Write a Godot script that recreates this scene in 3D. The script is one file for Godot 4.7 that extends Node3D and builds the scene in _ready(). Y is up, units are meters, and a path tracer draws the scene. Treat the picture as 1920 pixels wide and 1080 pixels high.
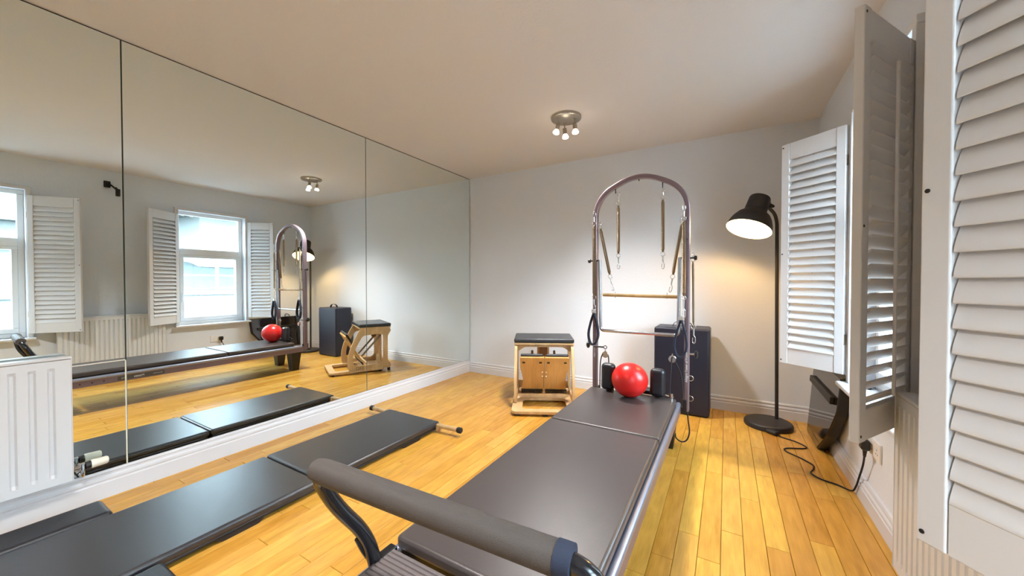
extends Node3D
# Pilates studio with a mirrored wall. Metres, y up; the camera stands near the window wall.

const RX := 0.625      # window wall, room side
const MX := -2.805     # mirror face
const BZ := -3.75      # far wall
const FZ := 1.5        # wall behind the camera
const CH := 2.43       # ceiling

var M := {}
var used := {}
var rng := RandomNumberGenerator.new()

# ---------------------------------------------------------------- mesh builder
class MB:
	var v := PackedVector3Array()
	var n := PackedVector3Array()
	var uv := PackedVector2Array()
	func t3(a: Vector3, b: Vector3, c: Vector3, na: Vector3, nb: Vector3, nc: Vector3) -> void:
		# corners counter-clockwise seen from outside; stored clockwise
		v.append(a); v.append(c); v.append(b)
		n.append(na); n.append(nc); n.append(nb)
	func q4(a, b, c, d, na, nb, nc, nd) -> void:
		t3(a, b, c, na, nb, nc)
		t3(a, c, d, na, nc, nd)
	func quad(a: Vector3, b: Vector3, c: Vector3, d: Vector3) -> void:
		var k := (c - a).cross(d - b).normalized()
		q4(a, b, c, d, k, k, k, k)
	func tri(a: Vector3, b: Vector3, c: Vector3) -> void:
		var k := (b - a).cross(c - a).normalized()
		t3(a, b, c, k, k, k)
	func box(c: Vector3, s: Vector3, b := Basis()) -> void:
		rbox(c, s, 0.0, b, 0)
	# rounded box; seg 0 = sharp, 1 = chamfer, 2.. = rounder
	func rbox(c: Vector3, s: Vector3, r: float, b := Basis(), seg := 2) -> void:
		var h := s * 0.5
		r = minf(r, minf(h.x, minf(h.y, h.z)) * 0.999)
		var inner := h - Vector3(r, r, r)
		var axes := [[0, 1, 2], [1, 2, 0], [2, 0, 1]]
		for ax in axes:
			for sg in [-1.0, 1.0]:
				var us := steps(inner[ax[1]], r, seg)
				var vs := steps(inner[ax[2]], r, seg)
				for i in us.size() - 1:
					for j in vs.size() - 1:
						var P := []
						var N := []
						for k in [[0, 0], [1, 0], [1, 1], [0, 1]]:
							var p := Vector3()
							p[ax[0]] = h[ax[0]] * sg
							p[ax[1]] = us[i + k[0]]
							p[ax[2]] = vs[j + k[1]]
							var q := p.clamp(-inner, inner)
							var d := p - q
							var nn := Vector3()
							nn[ax[0]] = sg
							if r > 0.0 and seg > 0:
								nn = d.normalized()
								p = q + nn * r
							P.append(c + b * p)
							N.append(b * nn)
						if sg > 0:
							q4(P[0], P[1], P[2], P[3], N[0], N[1], N[2], N[3])
						else:
							q4(P[3], P[2], P[1], P[0], N[3], N[2], N[1], N[0])
	func steps(a: float, r: float, seg: int) -> Array:
		if r <= 0.0 or seg == 0:
			return [-(a + r), a + r]
		var o := []
		for i in seg + 1:
			o.append(-(a + r * tan(PI / 4 * (1.0 - float(i) / seg))))
		for i in seg + 1:
			o.append(a + r * tan(PI / 4 * float(i) / seg))
		return o
	func frames(p: PackedVector3Array, closed := false) -> Array:
		var out := []
		var m := p.size()
		var last := Vector3.ZERO
		for i in m:
			var a: Vector3 = p[(i - 1 + m) % m] if closed or i > 0 else p[0]
			var b: Vector3 = p[(i + 1) % m] if closed or i < m - 1 else p[m - 1]
			var t := (b - a).normalized()
			var s: Vector3
			if i == 0:
				s = t.cross(Vector3.UP)
				if s.length() < 0.05:
					s = t.cross(Vector3.RIGHT)
			else:
				s = last - t * last.dot(t)
			s = s.normalized()
			last = s
			out.append([t, s, s.cross(t).normalized()])
		return out
	func tube(p: PackedVector3Array, r, sides := 10, closed := false, flat := 1.0) -> void:
		var f := frames(p, closed)
		var m := p.size()
		var cnt := m if closed else m - 1
		for i in cnt:
			var j := (i + 1) % m
			var ra: float = r[i] if r is Array else r
			var rb: float = r[j] if r is Array else r
			for k in sides:
				var a0 := TAU * k / sides
				var a1 := TAU * (k + 1) / sides
				var d := [f[i][1] * cos(a0) + f[i][2] * sin(a0) * flat, f[i][1] * cos(a1) + f[i][2] * sin(a1) * flat, f[j][1] * cos(a1) + f[j][2] * sin(a1) * flat, f[j][1] * cos(a0) + f[j][2] * sin(a0) * flat]
				q4(p[i] + d[0] * ra, p[j] + d[3] * rb, p[j] + d[2] * rb, p[i] + d[1] * ra, d[0].normalized(), d[3].normalized(), d[2].normalized(), d[1].normalized())
		if not closed:
			for e in [0, m - 1]:
				var re: float = r[e] if r is Array else r
				if re < 0.0005:
					continue
				for k in sides:
					var a0 := TAU * k / sides
					var a1 := TAU * (k + 1) / sides
					var A: Vector3 = p[e] + (f[e][1] * cos(a0) + f[e][2] * sin(a0) * flat) * re
					var B: Vector3 = p[e] + (f[e][1] * cos(a1) + f[e][2] * sin(a1) * flat) * re
					var nn: Vector3 = f[e][0] * (-1.0 if e == 0 else 1.0)
					if e == 0:
						t3(p[e], A, B, nn, nn, nn)
					else:
						t3(p[e], B, A, nn, nn, nn)
	# sweep a 2D section (counter-clockwise, x along side, y along up) along a path in a plane with normal nrm
	func sweep(p: PackedVector3Array, sec: PackedVector2Array, nrm: Vector3, caps := true) -> void:
		var m := p.size()
		var R := []
		for i in m:
			var t := (p[mini(i + 1, m - 1)] - p[maxi(i - 1, 0)]).normalized()
			var s := nrm.cross(t).normalized()
			var row := []
			for k in sec.size():
				row.append(p[i] + s * sec[k].x + nrm * sec[k].y)
			R.append(row)
		for i in m - 1:
			for k in sec.size():
				var l := (k + 1) % sec.size()
				quad(R[i][k], R[i][l], R[i + 1][l], R[i + 1][k])
		if caps:
			var tr := Geometry2D.triangulate_polygon(sec)
			for i in range(0, tr.size(), 3):
				var a := tr[i]; var b := tr[i + 1]; var c := tr[i + 2]
				if (sec[b] - sec[a]).cross(sec[c] - sec[a]) < 0:
					var w := b; b = c; c = w
				tri(R[0][c], R[0][b], R[0][a])
				tri(R[m - 1][a], R[m - 1][b], R[m - 1][c])
	# lathe round local y: profile of (radius, height) from bottom to top on the outside
	func lathe(pr: Array, segs := 24, xf := Transform3D()) -> void:
		var ns := []
		for i in pr.size() - 1:
			var d: Vector2 = pr[i + 1] - pr[i]
			ns.append(Vector2(d.y, -d.x).normalized())
		for i in pr.size() - 1:
			var a: Vector2 = pr[i]
			var b: Vector2 = pr[i + 1]
			var na: Vector2 = ns[i]
			var nb: Vector2 = ns[i]
			if i > 0 and ns[i].dot(ns[i - 1]) > 0.7:
				na = (ns[i] + ns[i - 1]).normalized()
			if i < ns.size() - 1 and ns[i].dot(ns[i + 1]) > 0.7:
				nb = (ns[i] + ns[i + 1]).normalized()
			for k in segs:
				var c0 := Vector3(cos(TAU * k / segs), 0, -sin(TAU * k / segs))
				var c1 := Vector3(cos(TAU * (k + 1) / segs), 0, -sin(TAU * (k + 1) / segs))
				var P := [xf * (c0 * a.x + Vector3.UP * a.y), xf * (c1 * a.x + Vector3.UP * a.y), xf * (c1 * b.x + Vector3.UP * b.y), xf * (c0 * b.x + Vector3.UP * b.y)]
				var N := [xf.basis * (c0 * na.x + Vector3.UP * na.y), xf.basis * (c1 * na.x + Vector3.UP * na.y), xf.basis * (c1 * nb.x + Vector3.UP * nb.y), xf.basis * (c0 * nb.x + Vector3.UP * nb.y)]
				if a.x > 0.00001:
					t3(P[0], P[1], P[2], N[0], N[1], N[2])
				if b.x > 0.00001:
					t3(P[0], P[2], P[3], N[0], N[2], N[3])
	# polygon in local xy extruded along z from -d/2 to d/2, with a small chamfer
	func prism(poly: PackedVector2Array, d: float, xf := Transform3D(), ch := 0.0) -> void:
		if Geometry2D.is_polygon_clockwise(poly):
			poly = poly.duplicate()
			poly.reverse()
		var inn := poly
		if ch > 0.0:
			var off := Geometry2D.offset_polygon(poly, -ch)
			if off.size() == 1 and off[0].size() == poly.size():
				inn = match_start(poly, off[0])
			else:
				ch = 0.0
		var m := poly.size()
		var tr := Geometry2D.triangulate_polygon(inn)
		for i in range(0, tr.size(), 3):
			var a := inn[tr[i]]; var b := inn[tr[i + 1]]; var c := inn[tr[i + 2]]
			if (b - a).cross(c - a) < 0:
				var w := b; b = c; c = w
			tri(xf * Vector3(a.x, a.y, d / 2), xf * Vector3(b.x, b.y, d / 2), xf * Vector3(c.x, c.y, d / 2))
			tri(xf * Vector3(a.x, a.y, -d / 2), xf * Vector3(c.x, c.y, -d / 2), xf * Vector3(b.x, b.y, -d / 2))
		for i in m:
			var j := (i + 1) % m
			var z := d / 2 - ch
			quad(xf * Vector3(poly[i].x, poly[i].y, -z), xf * Vector3(poly[j].x, poly[j].y, -z), xf * Vector3(poly[j].x, poly[j].y, z), xf * Vector3(poly[i].x, poly[i].y, z))
			if ch > 0.0:
				quad(xf * Vector3(poly[i].x, poly[i].y, z), xf * Vector3(poly[j].x, poly[j].y, z), xf * Vector3(inn[j].x, inn[j].y, d / 2), xf * Vector3(inn[i].x, inn[i].y, d / 2))
				quad(xf * Vector3(inn[i].x, inn[i].y, -d / 2), xf * Vector3(inn[j].x, inn[j].y, -d / 2), xf * Vector3(poly[j].x, poly[j].y, -z), xf * Vector3(poly[i].x, poly[i].y, -z))
	func match_start(a: PackedVector2Array, b: PackedVector2Array) -> PackedVector2Array:
		var best := 0
		for i in b.size():
			if b[i].distance_to(a[0]) < b[best].distance_to(a[0]):
				best = i
		var o := PackedVector2Array()
		for i in b.size():
			o.append(b[(best + i) % b.size()])
		return o
	# ring plate: outer and inner contours with the same number of points
	func ring(o: PackedVector2Array, i2: PackedVector2Array, d: float, xf := Transform3D()) -> void:
		var m := o.size()
		for i in m:
			var j := (i + 1) % m
			var A := [o[i], o[j], i2[j], i2[i]]
			var F := []
			var B := []
			for p in A:
				F.append(xf * Vector3(p.x, p.y, d / 2))
				B.append(xf * Vector3(p.x, p.y, -d / 2))
			quad(F[0], F[1], F[2], F[3])
			quad(B[3], B[2], B[1], B[0])
			quad(B[0], B[1], F[1], F[0])
			quad(F[3], F[2], B[2], B[3])
	func mesh() -> ArrayMesh:
		var a := []
		a.resize(Mesh.ARRAY_MAX)
		a[Mesh.ARRAY_VERTEX] = v
		a[Mesh.ARRAY_NORMAL] = n
		if uv.size() == v.size():
			a[Mesh.ARRAY_TEX_UV] = uv
		var m := ArrayMesh.new()
		m.add_surface_from_arrays(Mesh.PRIMITIVE_TRIANGLES, a)
		return m

# ---------------------------------------------------------------- scene helpers
func numbered(called: String) -> String:
	if not used.has(called):
		used[called] = 0
		return called
	used[called] += 1
	return "%s_%03d" % [called, used[called]]

func tag(o: Node, label: String, category := "", group := "", kind := "") -> void:
	if label: o.set_meta("label", label)
	if category: o.set_meta("category", category)
	if group: o.set_meta("group", group)
	if kind: o.set_meta("kind", kind)

func thing(called: String, label: String, category: String, at := Vector3.ZERO, turn := 0.0, group := "") -> Node3D:
	var o := Node3D.new()
	o.name = numbered(called)
	add_child(o)
	o.position = at
	o.rotation.y = turn
	tag(o, label, category, group)
	return o

func put(mb: MB, called: String, mat: String, parent: Node = null) -> MeshInstance3D:
	return place(mb.mesh(), called, mat, parent)

func place(m: Mesh, called: String, mat: String, parent: Node = null) -> MeshInstance3D:
	var o := MeshInstance3D.new()
	o.mesh = m
	o.material_override = M[mat]
	o.cast_shadow = GeometryInstance3D.SHADOW_CASTING_SETTING_ON
	if parent == null:
		o.name = numbered(called)
		add_child(o)
	else:
		o.name = called
		parent.add_child(o, true)
	return o

func setting(mb: MB, called: String, mat: String, label: String) -> MeshInstance3D:
	var o := put(mb, called, mat)
	tag(o, label, "", "", "structure")
	return o

func pv(a: Array) -> PackedVector3Array:
	return PackedVector3Array(a)

# polyline with rounded corners
func bend(p: Array, r: float, k := 8) -> PackedVector3Array:
	var o := PackedVector3Array()
	for i in p.size():
		if i == 0 or i == p.size() - 1:
			o.append(p[i])
			continue
		var a: Vector3 = p[i] + (p[i - 1] - p[i]).limit_length(minf(r, p[i].distance_to(p[i - 1]) * 0.49))
		var b: Vector3 = p[i] + (p[i + 1] - p[i]).limit_length(minf(r, p[i].distance_to(p[i + 1]) * 0.49))
		for j in k + 1:
			var t := float(j) / k
			o.append(a.lerp(p[i], t).lerp(p[i].lerp(b, t), t))
	return o

# smooth curve through points
func spline(p: Array, k := 6) -> PackedVector3Array:
	var o := PackedVector3Array()
	for i in p.size() - 1:
		var p0: Vector3 = p[maxi(i - 1, 0)]
		var p3: Vector3 = p[mini(i + 2, p.size() - 1)]
		for j in k:
			o.append(p[i].cubic_interpolate(p[i + 1], p0, p3, float(j) / k))
	o.append(p[p.size() - 1])
	return o

func rrect(w: float, h: float, r: float, k := 3) -> PackedVector2Array:
	var o := PackedVector2Array()
	for q in 4:
		var c := Vector2((w / 2 - r) * (1 if q in [0, 3] else -1), (h / 2 - r) * (1 if q < 2 else -1))
		for j in k + 1:
			var a := PI / 2 * q + PI / 2 * j / k
			o.append(c + Vector2(cos(a), sin(a)) * r)
	return o

# rounded polygon in 2D
func soft(p: Array, r: float, k := 4) -> PackedVector2Array:
	var o := PackedVector2Array()
	var m := p.size()
	for i in m:
		var c: Vector2 = p[i]
		var a: Vector2 = c + (p[(i - 1 + m) % m] - c).limit_length(minf(r, c.distance_to(p[(i - 1 + m) % m]) * 0.49))
		var b: Vector2 = c + (p[(i + 1) % m] - c).limit_length(minf(r, c.distance_to(p[(i + 1) % m]) * 0.49))
		for j in k + 1:
			var t := float(j) / k
			o.append(a.lerp(c, t).lerp(c.lerp(b, t), t))
	return o

func circle(c: Vector3, r: float, axis_a: Vector3, axis_b: Vector3, k := 16) -> PackedVector3Array:
	var o := PackedVector3Array()
	for i in k:
		o.append(c + axis_a * r * cos(TAU * i / k) + axis_b * r * sin(TAU * i / k))
	return o

# ---------------------------------------------------------------- materials
func srgb(r: int, g: int, b: int, a := 255) -> Color:
	return Color8(r, g, b, a)

func mat(called: String, c: Color, rough := 0.6, metal := 0.0, spec := 0.5) -> StandardMaterial3D:
	var m := StandardMaterial3D.new()
	m.resource_name = called
	m.albedo_color = c
	m.roughness = rough
	m.metallic = metal
	m.metallic_specular = spec
	M[called] = m
	return m

func noise_tex(seed_: int, freq: float, size := 256, normal := false, bump := 4.0, octaves := 4) -> NoiseTexture2D:
	var f := FastNoiseLite.new()
	f.seed = seed_
	f.frequency = freq
	f.fractal_octaves = octaves
	f.noise_type = FastNoiseLite.TYPE_SIMPLEX_SMOOTH
	var t := NoiseTexture2D.new()
	t.width = size
	t.height = size
	t.seamless = true
	t.noise = f
	t.as_normal_map = normal
	t.bump_strength = bump
	return t

# wood: long grain along v, pores and soft figure, as a multiplier near white
func wood_tex(seed_: int, contrast: float, w := 512, h := 512) -> ImageTexture:
	var a := FastNoiseLite.new(); a.seed = seed_; a.frequency = 0.03; a.fractal_octaves = 3
	var b := FastNoiseLite.new(); b.seed = seed_ + 7; b.frequency = 0.012; b.fractal_octaves = 3
	var im := Image.create(w, h, false, Image.FORMAT_RGB8)
	for y in h:
		for x in w:
			# blend with the wrapped copy so that the tile has no seam
			var fx := float(x) / w
			var fy := float(y) / h
			var g := 0.0
			var f := 0.0
			for k in [[0, 0, (1 - fx) * (1 - fy)], [-w, 0, fx * (1 - fy)], [0, -h, (1 - fx) * fy], [-w, -h, fx * fy]]:
				if k[2] > 0.0:
					var X: float = x + k[0] + w
					var Y: float = y + k[1] + h
					g += k[2] * a.get_noise_2d(X * 4.0, Y * 0.18)
					f += k[2] * b.get_noise_2d(X * 1.2, Y * 0.5)
			var s := clampf(1.0 - contrast * (0.5 - g * 0.55 - f * 0.9), 0.0, 1.0)
			im.set_pixel(x, y, Color(s, lerpf(1.0, s, 1.12), lerpf(1.0, s, 1.35)))
	im.generate_mipmaps()
	return ImageTexture.create_from_image(im)

func triplanar(m: StandardMaterial3D, s: Vector3, world := true) -> void:
	m.uv1_triplanar = true
	m.uv1_world_triplanar = world
	m.uv1_scale = s
	m.uv1_triplanar_sharpness = 4.0

func relief(m: StandardMaterial3D, t: Texture2D, strength: float, s := Vector3.ONE) -> void:
	m.normal_enabled = true
	m.normal_texture = t
	m.normal_scale = strength
	triplanar(m, s)

func make_materials() -> void:
	var plaster := noise_tex(3, 0.05, 256, true, 3.0)
	var grain := noise_tex(5, 0.12, 256, true, 5.0)
	relief(mat("wall_paint", srgb(222, 227, 234), 0.85), plaster, 0.15, Vector3(3, 3, 3))
	relief(mat("ceiling_paint", srgb(226, 224, 224), 0.9), plaster, 0.12, Vector3(3, 3, 3))
	mat("trim_paint", srgb(214, 215, 219), 0.4)
	mat("shutter_paint", srgb(220, 220, 222), 0.38)
	mat("upvc", srgb(238, 240, 241), 0.25)
	mat("radiator_paint", srgb(216, 217, 219), 0.32)
	mat("mirror", Color(0.945, 0.982, 0.985), 0.0, 1.0)
	mat("mirror_edge", srgb(92, 112, 106), 0.2)
	mat("mirror_backing", srgb(60, 58, 54), 0.8)
	var g := mat("window_glass", Color(0.92, 0.98, 0.97, 0.06), 0.02)
	g.transparency = BaseMaterial3D.TRANSPARENCY_ALPHA
	# floor boards
	var w := wood_tex(11, 0.13)
	var tones := [srgb(217, 165, 71), srgb(213, 160, 66), srgb(221, 172, 80), srgb(209, 154, 62), srgb(216, 162, 73), srgb(203, 146, 57), srgb(220, 169, 71), srgb(211, 157, 68)]
	for i in tones.size():
		var m := mat("floor_wood_%d" % i, tones[i], 0.27, 0.0, 0.5)
		m.albedo_texture = w
		triplanar(m, Vector3(3.1, 3.1, 1.4))
		m.uv1_offset = Vector3(0.37 * i, 0.11 * i, 0.23 * i)
	mat("joint", srgb(74, 44, 18), 0.8)
	var ply := mat("birch_ply", srgb(226, 190, 140), 0.38)
	ply.albedo_texture = wood_tex(29, 0.14, 256, 256)
	triplanar(ply, Vector3(2.2, 2.2, 2.2), false)
	var ped := mat("pedal_ply", srgb(214, 166, 98), 0.34)
	ped.albedo_texture = ply.albedo_texture
	triplanar(ped, Vector3(2.2, 2.2, 2.2), false)
	var dow := mat("dowel_wood", srgb(205, 170, 120), 0.45)
	dow.albedo_texture = ply.albedo_texture
	triplanar(dow, Vector3(3, 3, 3), false)
	# upholstery and metals
	var leather := noise_tex(17, 0.16, 256, true, 6.0)
	relief(mat("pad_vinyl", srgb(68, 60, 58), 0.3, 0.0, 0.5), leather, 0.12, Vector3(9, 9, 9))
	relief(mat("mat_vinyl", srgb(40, 40, 43), 0.29, 0.0, 0.6), leather, 0.12, Vector3(9, 9, 9))
	relief(mat("black_vinyl", srgb(26, 27, 33), 0.33), leather, 0.25, Vector3(9, 9, 9))
	relief(mat("seat_vinyl", srgb(40, 42, 48), 0.34), leather, 0.2, Vector3(9, 9, 9))
	relief(mat("navy_vinyl", srgb(22, 25, 42), 0.4), leather, 0.25, Vector3(9, 9, 9))
	relief(mat("fabric_cover", srgb(70, 62, 57), 0.62), noise_tex(23, 0.3, 256, true, 8.0, 2), 0.5, Vector3(12, 12, 12))
	mat("mauve_metal", srgb(124, 106, 112), 0.34, 0.4)
	mat("silver_metal", srgb(196, 200, 208), 0.22, 0.95)
	mat("rail_silver", srgb(150, 154, 172), 0.36, 0.7)
	mat("chrome", srgb(215, 216, 218), 0.12, 1.0)
	mat("brushed_metal", srgb(178, 170, 158), 0.32, 0.9)
	mat("spring_steel", srgb(132, 118, 98), 0.38, 0.75)
	mat("brass", srgb(200, 168, 92), 0.3, 0.9)
	mat("black_paint", srgb(22, 22, 26), 0.18, 0.0, 0.6)
	mat("black_plastic", srgb(24, 23, 24), 0.45)
	mat("lamp_paint", srgb(42, 38, 38), 0.5)
	mat("lamp_inside", srgb(244, 240, 230), 0.6)
	mat("rubber", srgb(30, 29, 30), 0.7)
	relief(mat("ribbed_rubber", srgb(96, 86, 84), 0.5), grain, 0.2, Vector3(8, 8, 8))
	var cloth := mat("strap_webbing", srgb(24, 34, 54), 0.75)
	relief(cloth, grain, 0.4, Vector3(20, 20, 20))
	mat("rope", srgb(30, 28, 34), 0.8)
	mat("ball_rubber", srgb(214, 34, 30), 0.3)
	mat("gloss_screen", srgb(28, 22, 20), 0.06, 0.0, 0.9)
	mat("plate_grey", srgb(72, 70, 68), 0.4)
	mat("print_white", srgb(232, 232, 230), 0.5)
	mat("print_brown", srgb(120, 82, 50), 0.6)
	mat("socket_white", srgb(236, 232, 228), 0.35)
	mat("valve_cream", srgb(232, 228, 212), 0.35)
	# outdoors
	relief(mat("render_white", srgb(104, 111, 112), 0.85), plaster, 0.2, Vector3(2, 2, 2))
	var grass := mat("hill_grass", srgb(41, 51, 49), 0.95)
	grass.albedo_texture = noise_tex(41, 0.03, 256)
	var ramp := Gradient.new()
	ramp.set_color(0, Color(0.72, 0.74, 0.72)); ramp.set_color(1, Color(1, 1, 1))
	grass.albedo_texture.color_ramp = ramp
	triplanar(grass, Vector3(0.4, 0.4, 0.4))
	mat("paving", srgb(88, 90, 90), 0.9)
	mat("leaf", srgb(70, 112, 40), 0.6)
	mat("dark_leaf", srgb(34, 62, 44), 0.7)
	mat("grey_roof", srgb(74, 82, 84), 0.8)
	mat("house_glass", srgb(90, 120, 128), 0.1)
	var e := mat("bulb_glow", Color(1, 0.97, 0.9), 0.4)
	e.emission_enabled = true
	e.emission = Color(1, 0.95, 0.86)
	e.emission_energy_multiplier = 6.0
	var e2 := mat("lamp_bulb_glow", Color(1, 0.95, 0.85), 0.4)
	e2.emission_enabled = true
	e2.emission = Color(1, 0.86, 0.62)
	e2.emission_energy_multiplier = 5.0

# ---------------------------------------------------------------- start
func _ready() -> void:
	rng.seed = 7
	var cam := Camera3D.new()
	cam.name = "camera"
	add_child(cam)
	cam.position = Vector3(0, 1.13, 0)
	cam.rotation = Vector3(deg_to_rad(-0.89), deg_to_rad(30.27), 0)
	cam.fov = rad_to_deg(2.0 * atan(540.0 / 688.6))
	cam.near = 0.02
	cam.current = true

	var we := WorldEnvironment.new()
	we.name = "world"
	var env := Environment.new()
	env.background_mode = Environment.BG_SKY
	var sm := ProceduralSkyMaterial.new()
	sm.sky_top_color = Color(0.78, 0.89, 0.96)
	sm.sky_horizon_color = Color(0.93, 0.97, 0.99)
	sm.sky_curve = 0.2
	sm.ground_horizon_color = Color(0.80, 0.82, 0.82)
	sm.ground_bottom_color = Color(0.5, 0.5, 0.5)
	sm.sky_energy_multiplier = 4.5
	sm.ground_energy_multiplier = 2.4
	var sky := Sky.new()
	sky.sky_material = sm
	env.sky = sky
	env.tonemap_mode = Environment.TONE_MAPPER_LINEAR
	env.tonemap_exposure = 1.22
	env.sdfgi_enabled = true
	env.ssao_enabled = true
	env.ssil_enabled = true
	we.environment = env
	add_child(we)

	make_materials()
	build_shell()
	build_floor()
	build_mirrors()
	build_windows()
	build_outdoors()
	build_radiators()
	build_reformer()
	build_tower_gear()
	build_mat()
	build_chair()
	build_box()
	build_lamp()
	build_screen()
	build_spots()
	build_small()

# ---------------------------------------------------------------- room
func skirting(called: String, a: Vector3, b: Vector3, out: Vector3, h: float, label: String) -> void:
	var m := MB.new()
	var k := h / 0.12
	var pr := [Vector2(0, 0), Vector2(0.018, 0), Vector2(0.018, 0.066 * k), Vector2(0.0145, 0.070 * k), Vector2(0.0145, 0.074 * k), Vector2(0.017, 0.079 * k), Vector2(0.016, 0.088 * k), Vector2(0.010, 0.096 * k), Vector2(0.010, 0.103 * k), Vector2(0.013, 0.108 * k), Vector2(0.009, 0.118 * k), Vector2(0.0, 0.12 * k)]
	for i in pr.size() - 1:
		var p: Vector2 = pr[i]
		var q: Vector2 = pr[i + 1]
		var A := a + out * p.x + Vector3.UP * p.y
		var B := b + out * p.x + Vector3.UP * p.y
		var C := b + out * q.x + Vector3.UP * q.y
		var D := a + out * q.x + Vector3.UP * q.y
		var nn := (B - A).cross(D - A)
		var want := out * (q.y - p.y) - Vector3.UP * (q.x - p.x)
		if nn.dot(want) >= 0: m.quad(A, B, C, D)
		else: m.quad(D, C, B, A)
	for e in [a, b]:
		var poly := []
		for p in pr: poly.append(e + out * p.x + Vector3.UP * p.y)
		for i in range(1, poly.size() - 1):
			var s: Vector3 = (a - b) if e == a else (b - a)
			if (poly[i] - poly[0]).cross(poly[i + 1] - poly[0]).dot(s) >= 0: m.tri(poly[0], poly[i], poly[i + 1])
			else: m.tri(poly[0], poly[i + 1], poly[i])
	setting(m, called, "trim_paint", label)

func span(m: MB, a: Vector3, b: Vector3, r := 0.0, seg := 1) -> void:
	m.rbox((a + b) / 2, (b - a).abs(), r, Basis(), seg if r > 0 else 0)

const W := [[-2.74, -1.96], [-0.75, 0.03]]
const WY := [0.56, 2.085]

func build_shell() -> void:
	var m := MB.new()
	span(m, Vector3(MX - 0.27, CH, BZ - 0.2), Vector3(RX + 0.25, CH + 0.2, FZ + 0.2))
	setting(m, "ceiling", "ceiling_paint", "plain white ceiling over the whole studio")
	m = MB.new()
	span(m, Vector3(MX - 0.27, -0.12, BZ - 0.2), Vector3(RX + 0.25, CH, BZ))
	setting(m, "wall_back", "wall_paint", "plain white end wall behind the reformer tower")
	m = MB.new()
	span(m, Vector3(MX - 0.27, -0.12, FZ), Vector3(RX + 0.25, CH, FZ + 0.2))
	setting(m, "wall_front", "wall_paint", "plain white wall behind the camera")
	m = MB.new()
	span(m, Vector3(MX - 0.27, -0.12, BZ), Vector3(MX - 0.012, CH, FZ))
	setting(m, "wall_left", "wall_paint", "white wall that carries the mirror panels")
	m = MB.new()
	var x0 := RX
	var x1 := RX + 0.25
	span(m, Vector3(x0, -0.12, BZ), Vector3(x1, WY[0], FZ))
	span(m, Vector3(x0, WY[1], BZ), Vector3(x1, CH, FZ))
	span(m, Vector3(x0, WY[0], BZ), Vector3(x1, WY[1], W[0][0]))
	span(m, Vector3(x0, WY[0], W[0][1]), Vector3(x1, WY[1], W[1][0]))
	span(m, Vector3(x0, WY[0], W[1][1]), Vector3(x1, WY[1], FZ))
	setting(m, "wall_right", "wall_paint", "white window wall with two window openings")
	skirting("baseboard_back", Vector3(MX, 0, BZ), Vector3(RX, 0, BZ), Vector3(0, 0, 1), 0.125, "moulded white skirting board along the end wall")
	skirting("baseboard_right", Vector3(RX, 0, BZ), Vector3(RX, 0, FZ), Vector3(-1, 0, 0), 0.125, "moulded white skirting board below the windows")
	skirting("baseboard_left", Vector3(MX - 0.012, 0, BZ), Vector3(MX - 0.012, 0, FZ), Vector3(1, 0, 0), 0.147, "tall moulded white skirting board under the mirrors")
	skirting("baseboard_front", Vector3(MX, 0, FZ), Vector3(RX, 0, FZ), Vector3(0, 0, -1), 0.125, "moulded white skirting board behind the camera")

func plank_mesh(w: float) -> ArrayMesh:
	var m := MB.new()
	var c := 0.0014
	var t := 0.014
	var h := w / 2
	var a := [Vector3(-h, -c, -0.5), Vector3(h, -c, -0.5), Vector3(h, -c, 0.5), Vector3(-h, -c, 0.5)]
	var b := [Vector3(-h + c, 0, -0.5 + c * 1.5), Vector3(h - c, 0, -0.5 + c * 1.5), Vector3(h - c, 0, 0.5 - c * 1.5), Vector3(-h + c, 0, 0.5 - c * 1.5)]
	m.quad(b[3], b[2], b[1], b[0])
	for i in 4:
		var j := (i + 1) % 4
		m.quad(a[j], a[i], b[i], b[j])
		m.quad(a[j] - Vector3(0, t, 0), a[i] - Vector3(0, t, 0), a[i], a[j])
	return m.mesh()

func build_floor() -> void:
	var m := MB.new()
	span(m, Vector3(MX - 0.05, -0.12, BZ - 0.05), Vector3(RX + 0.05, -0.0125, FZ + 0.05))
	var floor_ := setting(m, "floor", "joint", "glossy honey-coloured hardwood floor of narrow boards")
	var width := 0.084
	var pm := plank_mesh(width - 0.0016)
	var all := []
	var x := -0.012 - width * 34
	var eye := Vector3(0, 1.13, 0)
	var view := Basis.from_euler(Vector3(deg_to_rad(-0.89), deg_to_rad(30.27), 0)).inverse()
	while x < RX + 0.05:
		var z := BZ - rng.randf() * 0.6
		while z < FZ:
			var L: float = [0.42, 0.55, 0.68, 0.8, 0.95][rng.randi() % 5]
			var z0 := maxf(z, BZ - 0.01)
			var z1 := minf(z + L, FZ + 0.01)
			if z1 - z0 > 0.05 and x + width > MX - 0.02:
				var c := Vector3(x + width / 2, 0, (z0 + z1) / 2)
				var q := view * (c - eye)
				var score := 0.0
				if q.z < -0.1 and absf(q.x / q.z) < 1.6 and absf(q.y / q.z) < 0.95:
					score = (z1 - z0) / (q.length_squared() * q.length())
				all.append([score, c, z1 - z0, rng.randi() % 8])
			z += L
		x += width
	all.sort_custom(func(a, b): return a[0] > b[0])
	var rest := MB.new()
	for i in all.size():
		var p = all[i]
		if i < 300:
			var o := place(pm, "floor_board", "floor_wood_%d" % p[3], floor_)
			o.position = p[1]
			o.scale.z = p[2] - 0.0016
		else:
			rest.rbox(p[1] - Vector3(0, 0.007, 0), Vector3(width - 0.0016, 0.014, p[2] - 0.0016), 0.0014, Basis(), 1)
	if rest.v.size():
		var o := put(rest, "floor_boards", "floor_wood_0", floor_)
		tag(o, "", "", "", "stuff")

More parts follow.
